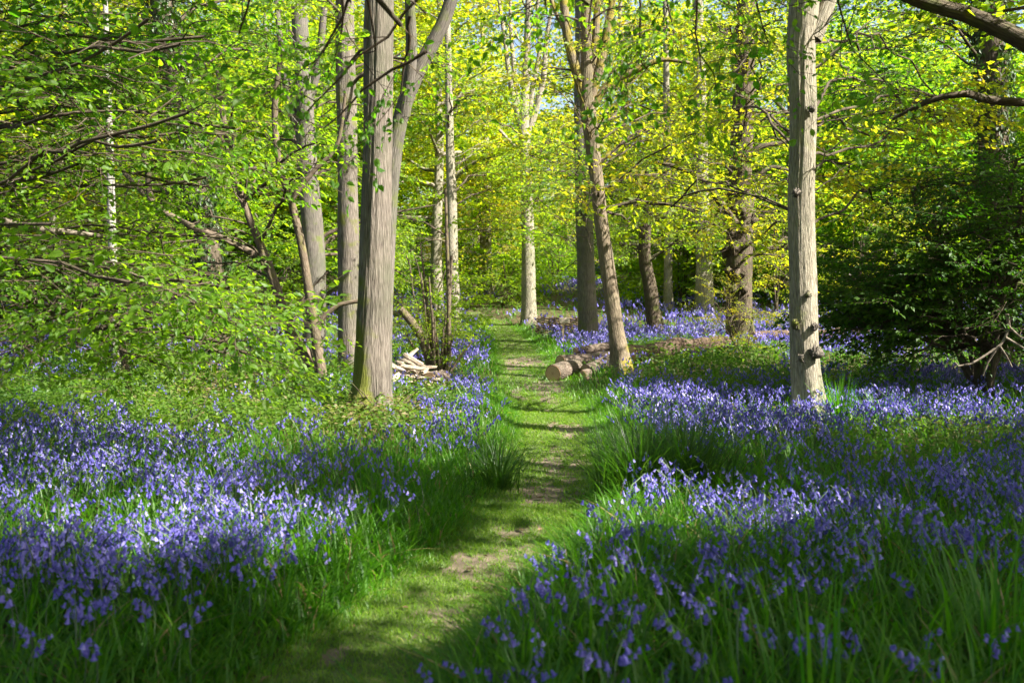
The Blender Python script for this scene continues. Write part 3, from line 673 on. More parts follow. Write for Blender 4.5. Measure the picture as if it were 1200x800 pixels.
# hazel leaves around the V stems
boughs(T3, 16, (150, 400, 60, 300, 11.5, 14.5), (1.6, 4.0), .035, 6, .8, 'mid', hue=(.3, .9), keep=clumpy(.42, 7, KEEP_L, .8))
boughs(T3, 5, (240, 400, 300, 400, 12.3, 14.5), (.9, 2.2), .025, 5, .6, 'mid', hue=(.4, 1), keep=KEEP_L)
# trees behind the left side
boughs(T4, 14, (20, 330, -20, 240, 15, 19), (2.5, 6.5), .06, 7, 1.1, 'oak', hue=(.0, .4), keep=clumpy(.46, 9, KEEP_L, .6))  # low hues put the deeper upper-left shade into the leaf colour
boughs(T4b, 14, (290, 520, -20, 330, 19, 24), (2.0, 7.5), .06, 7, 1.1, 'mid', hue=(.3, .9), keep=clumpy(.42, 11, None, .5))
boughs(T2, 7, (330, 520, -60, 120, 14.5, 18), (4.5, 7), .05, 6, 1.0, 'mid', hue=(.3, .9), keep=KEEP_L)
boughs(BI, 7, (40, 230, 120, 330, 18, 22), (1.6, 5.5), .02, 6, .8, 'mid', hue=(.3, .9))
boughs(SP, 5, (60, 210, 300, 400, 13, 16), (1.0, 1.9), .015, 5, .6, 'mid', hue=(.3, .9))
# middle trees
boughs(T5, 9, (470, 600, 60, 300, 24, 29), (2.5, 8), .05, 7, 1.2, 'mid', hue=(.3, .9), size=(.7, 1.2))
boughs(T6, 8, (530, 610, 150, 300, 30, 37), (3, 9), .05, 7, 1.3, 'oak', hue=(.7, 1.0), size=(.7, 1.2))
boughs(T7, 9, (560, 690, 140, 300, 26, 30), (3.5, 6.5), .05, 7, 1.1, 'oak', hue=(.35, .95), size=(.7, 1.1))
boughs(T7, 2, (560, 680, -30, 120, 26, 30), (6.0, 9), .04, 6, 1.0, 'oak', hue=(.4, .95), size=(.5, .8), gap=.5)
boughs(T8, 10, (590, 760, 150, 300, 20, 25), (3, 6), .05, 7, 1.1, 'mid', hue=(.3, .9), keep=not_over((680, 700, 235, 402)))
boughs(T8, 2, (620, 680, 270, 320, 22, 24.5), (2, 3.5), .025, 6, .9, 'mid', hue=(.1, .5), keep=not_over((680, 700, 235, 402)))
boughs(T9, 14, (690, 850, 130, 280, 14.5, 18.5), (2.6, 5.2), .04, 7, .9, 'oak', hue=(.35, .9), keep=not_over((690, 722, 255, 440)))
boughs(T9, 6, (610, 800, -50, 90, 15, 18), (4.5, 6.5), .03, 6, .8, 'oak', hue=(.3, .85), gap=.4)
boughs(T10, 10, (720, 860, 210, 330, 24, 28), (1.8, 4.5), .03, 6, 1.0, 'mid', hue=(.2, .8))
boughs(T11, 26, (770, 970, 60, 330, 18, 25), (2.0, 7), .05, 7, 1.1, 'oak', hue=(.3, .9), keep=KEEP_R)
boughs(T11, 6, (780, 960, -40, 100, 17, 24), (5, 8), .05, 6, 1.0, 'oak', hue=(.2, .8), keep=KEEP_R)
boughs(T12, 6, (780, 940, 120, 250, 11.5, 14), (2.2, 4.5), .03, 6, .7, 'oak', hue=(.35, .9), keep=KEEP_R)
boughs(T12, 7, (960, 1110, 60, 300, 12.5, 15.5), (2.0, 4.5), .03, 7, .8, 'oak', hue=(.3, .85), keep=KEEP_R)
boughs(T13, 12, (960, 1200, -20, 260, 14, 19), (2.5, 6.5), .05, 7, 1.1, 'oak', hue=(.0, .5), keep=KEEP_R)  # low hues paint these leaves shade-dark
boughs(T14, 8, (780, 900, 150, 330, 29, 35), (2.2, 7), .05, 6, 1.3, 'mid', hue=(.3, .9), size=(.7, 1.2))
boughs(T15, 6, (740, 830, 180, 320, 31, 36), (2.4, 6), .03, 6, 1.2, 'mid', hue=(.3, .9), size=(.7, 1.2))

# bare forking twigs in the upper limbs
def bare_twigs(t, n_, z0, z1, L=(.8, 2.0), r0=.016):
    for k in range(n_):
        p0, rr = t.at_z(t.rng.uniform(z0, z1)); a = t.rng.uniform(0, 6.28); l = t.rng.uniform(*L)
        e = p0+np.array([math.cos(a)*l*.8, math.sin(a)*l*.5, l*t.rng.uniform(.2, .9)]); q = wander(p0, e, 8, t.rng, .05, .10)
        mb = MB(); tube(mb, q, np.linspace(min(r0*t.rng.uniform(.8, 1.6), rr*.6), .005, 8), 5)
        for c in range(5):
            i_ = t.rng.integers(2, 7); d_ = (q[i_+1]-q[i_])/np.linalg.norm(q[i_+1]-q[i_])+t.rng.normal(0, .6, 3); tube(mb, wander(q[i_], q[i_]+d_*l*.3, 4, t.rng, .05, .08), np.linspace(.008, .003, 4), 3)
        t.end_limb(mb)
bare_twigs(T7, 14, 4.5, 9.5); bare_twigs(T9, 12, 3.4, 6.2, (.6, 1.6), .014); bare_twigs(T5, 10, 4.0, 9, (.8, 2.2)); bare_twigs(T6, 8, 4, 10); bare_twigs(T15, 6, 5, 10); bare_twigs(T8, 8, 4.5, 7, (.8, 2)); bare_twigs(T4b, 8, 4, 7.5)
bare_twigs(T3, 5, 1.5, 4, (.5, 1.4), .01); bare_twigs(T4, 4, 3, 6, (.8, 2)); bare_twigs(T12, 4, 2.4, 4.4, (.5, 1.2), .012); bare_twigs(T11, 6, 3, 7, (.8, 1.8))

# ivy on two trunks
def ivy(t, z0, z1, n, seed):
    r = np.random.default_rng(seed); mb = MB()
    z = r.uniform(z0, z1, n); k = np.array([int(np.argmin(np.abs(t.tp[:, 2]-q))) for q in z]); a = r.uniform(0, 2*math.pi, n)
    keep = vnoise(a*1.2, z*1.5, seed) > .34; z = z[keep]; k = k[keep]; a = a[keep]
    rad = t.tr[k]*1.08+r.uniform(0.0, .10, len(k))
    out = np.stack([np.cos(a), np.sin(a), np.zeros(len(a))], -1); pos = t.tp[k]+out*rad[:, None]; pos[:, 2] = z
    d = np.stack([np.zeros(len(a)), np.zeros(len(a)), -np.ones(len(a))], -1)+r.normal(0, .5, (len(a), 3))
    stamp(mb, LEAF2, frame(d, out+r.normal(0, .45, out.shape)), pos, r.uniform(.05, .10, len(a)), 0, r.uniform(0, 1, len(a)))
    o = mb.build('ivy', M['leaf_ivy'], t.root, False, org=t.base); o['kind'] = 'stuff'
ivy(T4, .1, 6.0, 5200, 3); ivy(T13, .3, 6.0, 5200, 4)

# ------------------------------------------------------------------ hornbeam close by on the left
b = np.array([-5.3, 8.2, 0]); b[2] = ground(b[0], b[1])
HB = Tree('hornbeam_tree', 'hornbeam with bright fresh leaves spreading low over the left side', b, bark='bark_smooth', leaf='leaf_hazel', seed=41)
HB.trunk([b-[0, 0, .1], b+[.1, 0, .7], b+[.05, -.05, 1.6], b+[.25, .0, 2.6], b+[.2, -.1, 3.8], b+[.4, -.1, 5.2]], [.15, .12, .11, .10, .08, .05], 14, .1)
HB_GAP = GAPS; GAPS = .4
boughs(HB, 22, (20, 280, 130, 400, 6.4, 9.5), (1.0, 3.4), .02, 8, .7, 'fine', hue=(.35, 1), bow=.06, gap=.17, spread=.15, keep=clumpy(.44, 3))
boughs(HB, 7, (130, 300, 330, 430, 6.8, 8.6), (1.0, 2.4), .018, 7, .6, 'fine', hue=(.55, 1.0), bow=.12, gap=.2, keep=not_over((0, 135, 410, 500), (305, 600, 0, 600)))
boughs(HB, 11, (-10, 290, -60, 150, 6.8, 9.6), (2.2, 4.6), .022, 7, .8, 'fine', hue=(.0, .5), bow=.06, gap=.2, spread=.15, keep=clumpy(.46, 5))  # top boughs coloured darker to stand in for shade up there
mb, p, r = HB.limb([P(-60, 250, 7.6), P(0, 258, 7.6), P(40, 268, 7.6), P(80, 272, 7.65), P(128, 278, 7.7)], [.035, .03, .028, .022, .014], 7); HB.end_limb(mb, M['dead'])
HB.done()
GAPS = HB_GAP

# ------------------------------------------------------------------ off-camera trees that reach into the top of the picture and shade the ground
def edge_tree(x, y, name, label, h, rad, seed, leaf='leaf_hazel', bark='bark_grey', lean=(0, 0)):
    b = np.array([x, y, float(ground(x, y))]); t = Tree(name, label, b, bark=bark, leaf=leaf, seed=seed)
    t.trunk([b-[0, 0, .1], b+[0, 0, 1.2], b+[lean[0]*.3, lean[1]*.3, h*.3], b+[lean[0]*.6, lean[1]*.6, h*.6], b+[lean[0], lean[1], h]], [rad*1.5, rad, rad*.9, rad*.7, rad*.25], 14, .25)
    CANOPY.append((np.array([x+lean[0]*.6, y+lean[1]*.6]), t)); return t
OA = edge_tree(-2.9, 1.6, 'beech_tree', 'beech beside the viewpoint whose leafy twigs hang into the top of the view', 11, .17, 51)
OB = edge_tree(6.2, 7.9, 'oak_tree', 'oak beyond the edge of the view whose dark limb crosses the top corner', 13, .24, 52, 'leaf_oak', 'bark_dark')
OC = edge_tree(10, 3.85, 'oak_tree', 'tall oak out of view shading the bluebells, nearer the viewpoint', 14, .26, 53, 'leaf_oak')
OD = edge_tree(3.2, -2.6, 'beech_tree', 'tall beech standing behind the viewpoint', 14, .25, 54, 'leaf_beech')
OE = edge_tree(12.2, 11.8, 'oak_tree', 'tall oak out of view beyond the holly bush', 14, .26, 55, 'leaf_oak')
OG = edge_tree(14.0, -1.5, 'beech_tree', 'tall beech out of view farthest from the path', 15, .26, 56, 'leaf_beech')
for q in (T1, T12): CANOPY.append((q.base[:2], q))

# the dark limb across the top right corner
mb, p, r = OB.limb([np.array([6.2, 7.9, 3.6]), P(1275, 88, 7.4), P(1225, 62, 6.75), P(1180, 38, 6.8), P(1130, 16, 6.85), P(1080, 2, 6.9), P(1030, -22, 6.9), P(970, -60, 6.9)], [.13, .085, .07, .062, .056, .05, .045, .03], 10); OB.end_limb(mb)
boughs(OB, 5, (1090, 1230, -50, 60, 6.0, 8.0), (3.0, 4.4), .03, 7, .7, 'mid', hue=(0, .5))
boughs(OB, 4, (990, 1120, -110, -10, 6.2, 8.0), (3.6, 5), .03, 6, .6, 'mid', hue=(0, .5))
mb, p, r = OB.limb([np.array([6.2, 7.9, 2.9]), P(1200, 120, 8.0), P(1130, 110, 7.6), P(1085, 120, 7.7), P(1045, 140, 7.8)], [.05, .035, .028, .022, .012], 7); OB.end_limb(mb)
# leafy twigs hanging close to the lens from the beech
top = OA.at_z(3.4)[0]
for (x0, y0, d0, r0_) in ((330, -60, 4.4, .03), (470, 30, 4.8, .03), (560, -50, 4.6, .025), (690, 5, 5.0, .03), (820, -10, 5.2, .025)):
    OA.bough(top+OA.rng.normal(0, .1, 3), P(x0, y0, d0), r0_, 7, .55, 'fine', .2, (.42, .62), (.0, .7), bow=.10, leafy=.45, droop=.35,
             keep=lambda p: (px_of(p[:, 0], p[:, 1], p[:, 2])[1] < 60))
for (x0, y0, x1, y1, d0) in ((520, -30, 345, 150, 5.2), (500, 60, 380, 150, 5.0), (430, -40, 372, 70, 4.6), (745, -50, 752, 75, 5.2), (640, -60, 640, 10, 5.0), (820, -60, 822, 85, 5.2), (700, -60, 690, 30, 4.8), (420, -60, 440, 60, 4.6), (400, -40, 400, 40, 4.4), (480, 20, 470, 110, 5), (770, -60, 790, 40, 5.0), (860, -60, 900, 50, 5.4), (960, -60, 1000, 60, 5.6), (300, -60, 280, 40, 4.6)):
    a0, a1 = P(x0, y0, d0), P(x1, y1, d0+.2)
    mb, p, r = OA.limb(wander(a0, a1, 8, OA.rng, .03, .05), np.linspace(.010, .004, 8), 5, .1); OA.end_limb(mb, M['twig'])
    k = np.linspace(.35, 1, 6); ap = [p[min(int(q*(len(p)-1)), len(p)-1)] for q in k]; ad = [(a1-a0)/np.linalg.norm(a1-a0)*.4+OA.rng.normal(0, .5, 3) for q in k]
    OA.sprays('fine', ap, ad, (.5, .75), (.0, .7), .5)

# the shade: leafy sprays high above the view, thick where the photo's ground is dark, open where the sun comes through
rng = np.random.default_rng(77)
n = 12500
gxs = rng.uniform(-9, 8.5, n); gys = rng.uniform(1.0, 15.5, n); hz = rng.uniform(4.5, 11.5, n)
vis = np.where((gxs < -2.7-.25*(gys-7)) & (gxs > -6.6) & (gys > 6.9), 1.0, 0.0)*(rng.uniform(0, 1, n) < .9)
for ox, oy in ((0, 0), (.3, 0), (-.3, 0), (0, .3), (0, -.3)): vis = np.maximum(vis, lit_at(gxs+ox, gys+oy)*(.9 if ox or oy else 1))
cen = np.stack([gxs-SH[0]*hz, gys-SH[1]*hz, hz], -1)
ddir = rng.normal(0, 1, (n, 3))*[1, 1, .15]; ddir /= np.linalg.norm(ddir, axis=1)[:, None]; csz = rng.uniform(.7, 1.1, n)
pos = cen-ddir*.48*csz[:, None]
x, y = px_of(cen[:, 0], cen[:, 1], cen[:, 2]-.8)
inframe = (cen[:, 1] > -.3) & (x > -120) & (x < 1320) & (y > -40)
gap = fbm(gxs*.9, gys*.9, 31)
ok = (vis < .25+.4*rng.uniform(0, 1, n)) & ~inframe & (gap > .26)
pos = pos[ok]; ddir = ddir[ok]; csz = csz[ok]
own = np.argmin(np.array([np.hypot(pos[:, 0]-c[0], pos[:, 1]-c[1]) for c, t in CANOPY]), 0)
for k, (c, t) in enumerate(CANOPY):
    q = pos[own == k]
    if len(q) == 0: continue
    put_sprays(t.crown, 'canopy', q, ddir[own == k], rng, (.7, 1.1), (.2, .8), .25)
    for a in q[rng.choice(len(q), min(9, len(q)), False)]:                   # limbs that carry them
        p0, rr = t.at_z(max(3.5, a[2]-1.5-.25*np.hypot(*(a[:2]-c))))
        if a[2] < 5: continue
        pl = wander(p0, a, 9, np.random.default_rng(k), .08, 0); sg = pl[:, :2]+SH*pl[:, 2:3]
        if lit_at(sg[:, 0], sg[:, 1]).max() > .5: continue
        mb, p, r = t.limb(wander(p0, a, 9, t.rng, .08, .05), np.linspace(min(rr*.5, .09), .015, 9), 6, .4)
        pxx, pyy = px_of(p[:, 0], p[:, 1], p[:, 2])
        if np.any((p[:, 1] > .3) & (pxx > 0) & (pxx < 1200) & (pyy > 0)): continue
        t.end_limb(mb)
for t in (T1, T1b, T2, T12, T9, T8, T7, T5, T6, T10, T11, T13, T14, T15, T4, T4b, BI, SP, T3, OA, OB, OC, OD, OE, OG): t.done()

# ------------------------------------------------------------------ shrubs
def shrub(name, label, base, boxes, stems, leaf, kind, seed, hue=(.1, .8), size=(.4, .8), bark='bark_dark', group=None, gap=.16, sec=.6, n_sec=7, spread_=.5, h=1.5, keep=None, r0=.03):
    """several stems from one foot, each carrying boughs"""
    t = Tree(name, label, base, 'shrub', group, bark, leaf, seed)
    r = t.rng
    for k in range(stems):
        a = r.uniform(0, 2*math.pi); top = t.base+[spread_*math.cos(a)*r.uniform(.4, 1), spread_*math.sin(a)*r.uniform(.4, 1), h*r.uniform(.7, 1.1)]
        line = wander(t.base+r.normal(0, .06, 3)*[1, 1, 0]-[0, 0, .05], top, 8, r, .05, .05)
        p, rr = smooth_path(line, np.linspace(r0, r0*.4, 8), .15); mb = MB(); tube(mb, p, rr, 7, rough=.1, seed=k)
        o = mb.build('stem', t.bark, t.root, True, org=t.base)
        if k == 0: t.tp, t.tr = p, rr
    for (n_, box) in boxes:
        boughs(t, n_, box, (t.base[2]+.25*h, t.base[2]+h), r0*.7, n_sec, sec, kind, hue, size, gap=gap, keep=keep, leafy=.15)
    t.done('foliage'); return t

b = np.array([5.5, 11.9, 0]); b[2] = ground(b[0], b[1])
HO = shrub('holly_bush', 'big dark shadowy holly bush at the edge of the bluebells', b, [(40, (1040, 1250, 170, 420, 10.9, 13.2)), (22, (985, 1120, 290, 405, 11.8, 13.2)), (18, (1100, 1260, 250, 430, 10.4, 12))], 6, 'leaf_dark', 'small', 61, (.0, .7), (.5, .9), h=2.6, spread_=.9, gap=.15, sec=.7, r0=.05, keep=lambda p: ~((px_of(p[:, 0], p[:, 1], p[:, 2])[1] > 425)))
def dead_branch(name, label, rows, d, extra=(), mat='dead'):
    pts, rad = px_trunk(rows, d); base = pts[0]
    t = thing(name, label, 'branch', base); p, r = smooth_path(pts, rad, .08); mb = MB(); tube(mb, p, r, 7, rough=.15, seed=3, cap=True)
    mb.build('bough', M[mat], t, True, org=base)
    for e in extra:
        q, rr = px_trunk(e, d-.02); q, rr = smooth_path(q, rr, .08); mb = MB(); tube(mb, q, rr, 6, rough=.15, cap=True); mb.build('twig', M[mat], t, True, org=base)
    return t
dead_branch('dead_branch', 'pale bare dead branch poking out of the holly bush', [(1180, 368, 2.2), (1183, 385, 1.6), (1176, 399, 1.6), (1168, 409, 1.4), (1158, 424, 1.2), (1152, 440, 1.0)], 10.6, ([(1172, 404, 1.4), (1158, 414, 1.4), (1138, 426, 1.3), (1123, 429, 1.1), (1119, 424, .7)], [(1178, 395, 1.6), (1190, 402, 1.3), (1203, 410, 1.0)], [(1180, 380, 1.4), (1196, 395, 1.3), (1210, 400, 1.0)], [(1172, 406, 1.2), (1180, 418, 1.0), (1186, 430, .7)]))

b = on_ground(872, 425)
TH = shrub('thorn_bush', 'small golden-leaved thorn bush in front of the burr-covered trunk', b, [(9, (835, 905, 335, 400, b[1]-.6, b[1]+.8))], 5, 'leaf_oak', 'small', 62, (.45, .95), (.25, .5), h=.9, spread_=.5, gap=.3, sec=.4, n_sec=9, r0=.018)
b = on_ground(455, 497)
shrub('bramble_bush', 'low dark bramble bush at the foot of the thick mossy trunk', b, [(9, (400, 515, 465, 500, b[1]-.4, b[1]+.5))], 5, 'leaf_bramble', 'small', 63, (.0, .5), (.25, .45), h=.45, spread_=.5, gap=.12, sec=.35, n_sec=10, r0=.01)
# far understorey shrubs, one look per place
spots = [(500, 400, 21, 'leaf_beech', 'leafy green shrub behind the coppice stool', 1.9, (455, 560, 330, 400)),
         (590, 372, 33, 'leaf_beech', 'rounded green shrub on the bank between the two pale far trunks', 1.6, (570, 615, 300, 362)),
         (652, 352, 38, 'leaf_hazel', 'green shrub rising above the woven hurdle', 1.6, (630, 680, 270, 318)),
         (740, 345, 40, 'leaf_beech', 'green shrub between the leaning trunk and the dark twisted stem', 2.0, (718, 762, 250, 312)),
         (800, 365, 33, 'leaf_beech', 'yellow-green shrub right of the dark twisted stem', 2.6, (780, 850, 230, 340)),
         (910, 380, 28, 'leaf_oak', 'yellow-green shrub between the burr-covered trunk and the pale flaky trunk', 2.6, (890, 945, 240, 350)),
         (1000, 385, 24, 'leaf_oak', 'bright shrub just right of the pale flaky trunk', 2.4, (965, 1060, 240, 360)),
         (1090, 390, 22, 'leaf_oak', 'leafy shrub showing behind the holly bush', 2.6, (1050, 1160, 200, 350)),
         (320, 405, 21, 'leaf_beech', 'green shrub behind the hazel stems', 1.8, (285, 350, 310, 400)),
         (230, 420, 20, 'leaf_hazel', 'shady green shrub behind the leaning ivy trunk', 1.7, (180, 290, 310, 400)),
         (90, 425, 17, 'leaf_hazel', 'shady green shrub at the far left under the hornbeam', 1.6, (0, 120, 310, 420)),
         (30, 435, 14, 'leaf_dark', 'dark green holly seedling bush at the left edge', 1.4, (-40, 70, 330, 440))]
for k, (x, y, d, lf, lab, h, (x0, x1, y0, y1)) in enumerate(spots):
    bx = (x-CX)/F*d; b = np.array([bx, d, float(ground(bx, d))])
    shrub('shrub', lab, b, [(11, (x0, x1, y0, y1, d-1.2, d+1.2))], 4, lf, 'mid', 70+k, (.2, .9), (.5, .9), 'bark_dark', None, .25, .8, 7, .5, h, None, .03)

# ------------------------------------------------------------------ coppice stool, log piles, hurdle, sign
b = on_ground(510, 440)
CS = thing('coppice_stool', 'cut coppice stool with a fan of thin upright rods and fresh leaves', 'coppice', b)
rngc = np.random.default_rng(8); mbc = MB()
def rod(rows, d, mat='bark_smooth', name='rod', cap=True):
    q, rr = px_trunk(rows, d); q, rr = smooth_path(q, rr, .1); mb = MB(); tube(mb, q, rr, 7, rough=.1, seed=int(rows[0][0]), cap=cap, capmat=1); mb.build(name, [M[mat], M['cut']], CS, True, org=b)
    return q
rod([(508, 440, 7), (503, 420, 6), (494, 395, 5.4), (483, 378, 5), (469, 362, 4.6)], b[1], name='cut_stem')
tops = []
for k in range(17):
    x0 = 506+rngc.uniform(-6, 20); x1 = x0+(x0-514)*rngc.uniform(.6, 2.4)+rngc.uniform(-8, 8); h = rngc.uniform(35, 85) if k > 2 else rngc.uniform(110, 170)
    q = rod([(x0, 441, 2.0), (x0*.6+x1*.4, 441-h*.45, 1.7), (x1, 441-h, .9)], b[1]+rngc.uniform(-.25, .25)); tops.append(q)
rod([(527, 440, 3.2), (526, 400, 2.8), (526, 350, 2.6), (524, 290, 2.2), (522, 220, 1.6)], b[1]); rod([(521, 440, 2.6), (523, 400, 2.4), (527, 350, 2.0), (529, 300, 1.6)], b[1]+.1)
for q in tops:
    n_ = 3; ap = [q[int(len(q)*t)] for t in rngc.uniform(.4, .98, n_)]; ad = rngc.normal(0, 1, (n_, 3))*[1, 1, .4]+[0, 0, .2]
    put_sprays(mbc, 'mid', ap, ad, rngc, (.3, .55), (.4, 1), .4)
o = mbc.build('foliage', [M['leaf_beech'], M['twig']], CS, False, org=b); o['kind'] = 'stuff'

def log_thing(label, p0, p1, r0, r1, mat='log', seed=1, sides=16, rough=.10, name='log', bend=.03, group=None, cut='cut'):
    p0 = np.asarray(p0, float); p1 = np.asarray(p1, float); r_ = np.random.default_rng(seed); base = np.minimum(p0, p1)*0+p0
    n_ = max(5, int(np.linalg.norm(p1-p0)/.15)); line = wander(p0, p1, n_, r_, 0, bend)
    mb = MB(); tube(mb, line, np.linspace(r0, r1, n_), sides, rough=rough, seed=seed)
    t = thing(name, label, 'log', base, group); mb.build('bark', M[mat], t, True, org=base)
    for e, k in ((0, 1), (-1, -2)):
        c = line[e]; ax = c-line[k]; ax /= np.linalg.norm(ax); rr = (r0 if e == 0 else r1)*.96
        mb = MB(); tube(mb, np.array([c-ax*.02, c+ax*.012]), [rr, rr*.985], sides, cap=True, rough=rough*.5, seed=seed); mb.build('cut_end', M[cut + '_rings'] if cut == 'cut' else M[cut], t, False, org=base)
    return t
def rings_mat():
    m, nt, out = mat_new('cut_wood_rings'); L = nt.links
    at = N(nt, 'ShaderNodeAttribute', attribute_name='bco'); ln = N(nt, 'ShaderNodeVectorMath', operation='LENGTH')
    n1 = N(nt, 'ShaderNodeTexNoise'); n1.inputs['Scale'].default_value = 4; L.new(at.outputs['Vector'], n1.inputs['Vector']); L.new(at.outputs['Vector'], ln.inputs[0])
    ad = N(nt, 'ShaderNodeMath', operation='MULTIPLY_ADD'); L.new(n1.outputs['Fac'], ad.inputs[0]); ad.inputs[1].default_value = .12; L.new(ln.outputs['Value'], ad.inputs[2])
    wv = N(nt, 'ShaderNodeMath', operation='SINE'); ml = N(nt, 'ShaderNodeMath', operation='MULTIPLY'); L.new(ad.outputs[0], ml.inputs[0]); ml.inputs[1].default_value = 38; L.new(ml.outputs[0], wv.inputs[0])
    mr = N(nt, 'ShaderNodeMapRange'); mr.inputs['From Min'].default_value = -1; L.new(wv.outputs[0], mr.inputs[0])
    mx = N(nt, 'ShaderNodeMix', data_type='RGBA'); L.new(mr.outputs[0], mx.inputs[0]); mx.inputs[6].default_value = (.32, .21, .12, 1); mx.inputs[7].default_value = (.46, .33, .21, 1)
    m2 = N(nt, 'ShaderNodeMix', data_type='RGBA', blend_type='MULTIPLY'); m2.inputs[0].default_value = .8; L.new(mx.outputs[2], m2.inputs[6]); L.new(ramp(nt, ad.outputs[0], [(.0, (.62, .5, .42)), (.35, (1, 1, 1)), (.9, (1, .95, .9)), (1.0, (.5, .42, .36))]), m2.inputs[7])
    bs = N(nt, 'ShaderNodeBsdfPrincipled'); bs.inputs['Roughness'].default_value = .85; L.new(m2.outputs[2], bs.inputs['Base Color']); L.new(bs.outputs[0], out.inputs[0]); return m
M['cut_rings'] = rings_mat()
def gz(x, y): return float(ground(x, y))
gl = on_ground(655, 446); dl = gl[1]
def lp(px, d, up):                                   # a point above the ground at a photo column and distance
    x_ = (px-CX)/F*d; return np.array([x_, d, gz(x_, d)+up])
log_thing('short sawn log with a round pale cut end lying nearest the path', lp(648, dl-.15, .13), lp(674, dl+.6, .13), .135, .13, seed=5)
log_thing('long fallen log with a sawn end beside the path, lying behind the short log', lp(657, dl+1.0, .18), lp(748, dl+1.9, .18), .15, .15, seed=6, bend=.02)
log_thing('dark split log leaning on the long fallen log, beside the leaning trunk', lp(686, dl+.35, .09), lp(732, dl+1.4, .22), .09, .11, 'log', seed=7, bend=.04)
log_thing('weathered log lying on top of the log pile beside the leaning trunk', lp(674, dl+1.35, .33), lp(722, dl+1.9, .38), .06, .09, 'log', seed=8)
log_thing('long fallen trunk stretching away through the bluebells from the log pile', lp(738, dl+1.5, .24), lp(850, dl+3.4, .26), .17, .13, 'rotten', seed=9, bend=.03)
log_thing('small broken log chunk on the grass in front of the log pile', lp(683, dl-.05, .07), lp(692, dl+.1, .07), .075, .07, 'log', seed=10, bend=.01)
log_thing('tiny sawn log round on the grass below the log pile', lp(687, dl-.55, .04), lp(692, dl-.5, .04), .05, .05, 'log', seed=11, bend=.01)
for k, (x0, x1, d_, r_, lab) in enumerate(((884, 922, 20.6, .11, 'reddish rotten log just left of the pale flaky trunk'), (958, 985, 20.4, .13, 'reddish rotten log just right of the pale flaky trunk'), (982, 1000, 20.8, .15, 'short thick reddish log chunk in the far bluebells, middle of three'), (996, 1014, 20.5, .13, 'short reddish log chunk in the far bluebells nearest the holly bush'))):
    log_thing(lab, lp(x0, d_, .24), lp(x1, d_+.2, .26), r_, r_*.95, 'rotten', seed=20+k, bend=.03)
# pale heap of split wood by the coppice stool
def chunk(label, px, d, up, size, seed, group=None, mat='chip'):
    """a split billet: a wedge-shaped piece of wood with torn ends"""
    r_ = np.random.default_rng(seed); c = lp(px, d, up); L, W_, H_ = size
    prof = np.array([[-.5, -.35], [.1, -.5], [.5, -.1], [.35, .45], [-.3, .5]])*[W_, H_]; n_ = 5
    v = np.array([[[x_*L+r_.normal(0, .02), p_[0]*s_*(1+r_.normal(0, .12)), p_[1]*s_*(1+r_.normal(0, .12))] for p_ in prof] for x_, s_ in zip(np.linspace(-.5, .5, n_), (.7, .95, 1, .95, .65))])
    a = r_.uniform(0, math.pi); e = r_.uniform(-.6, .6); ca, sa, ce, se = math.cos(a), math.sin(a), math.cos(e), math.sin(e)
    Rm = np.array([[ca, -sa, 0], [sa, ca, 0], [0, 0, 1]])@np.array([[ce, 0, -se], [0, 1, 0], [se, 0, ce]])
    v = (v.reshape(-1, 3)@Rm.T)+c; mb = MB(); i = np.arange(n_-1)[:, None]*5; j = np.arange(5)[None]
    mb.add(v, f4=np.stack([i+j, i+(j+1) % 5, i+5+(j+1) % 5, i+5+j], -1).reshape(-1, 4), f3=[[0, 2, 1], [0, 3, 2], [0, 4, 3], [20, 21, 22], [20, 22, 23], [20, 23, 24]])
    o = mb.build('split_billet', M[mat], None, False, org=c); tag(o, label, 'firewood', group); return o
gp = on_ground(482, 455); dp = gp[1]; rr_ = np.random.default_rng(91)
for k in range(46):
    px_ = rr_.uniform(452, 510); up = .08+.34*max(0, 1-abs(px_-482)/34)*rr_.uniform(.1, 1)
    chunk('pale split billet in the heap of firewood beside the mossy trunk', px_, dp+rr_.uniform(-.5, .8), up, (rr_.uniform(.20, .50), rr_.uniform(.04, .09), rr_.uniform(.035, .07)), 300+k, 'split billets in the firewood heap')
log_thing('short round log closing the end of the firewood heap', lp(503, dp-.1, .11), lp(520, dp+.35, .11), .115, .11, 'log', seed=31, bend=.01)

# woven hurdle of hazel rods
bh = on_ground(655, 394); dh_ = bh[1]
HU = thing('wattle_hurdle', 'low woven wattle hurdle of brown hazel rods behind the bluebells', 'hurdle', bh); rh = np.random.default_rng(12)
def hp(px, up, off=0): 
    x_ = (px-CX)/F*dh_; return np.array([x_, dh_+off, bh[2]+up])
stk = np.linspace(631, 681, 9)
for x_ in stk:
    mb = MB(); tube(mb, np.array([hp(x_, -.1), hp(x_, .2), hp(x_, .50+rh.uniform(-.04, .05))]), [.016, .016, .013], 6, cap=True); mb.build('stake', M['wicker'], HU, True, org=bh)
for k in range(15):
    z_ = .03+k*.030; xs = np.linspace(628+rh.uniform(-2, 2), 684+rh.uniform(-2, 2), 33)
    pts = np.array([hp(x_, z_+rh.normal(0, .004), .026*math.sin((x_-631)/(50/8)*math.pi+(k % 2)*math.pi)) for x_ in xs])
    mb = MB(); tube(mb, pts, rh.uniform(.012, .018)*np.ones(33), 5, cap=True); mb.build('rod', M['wicker'], HU, True, org=bh)

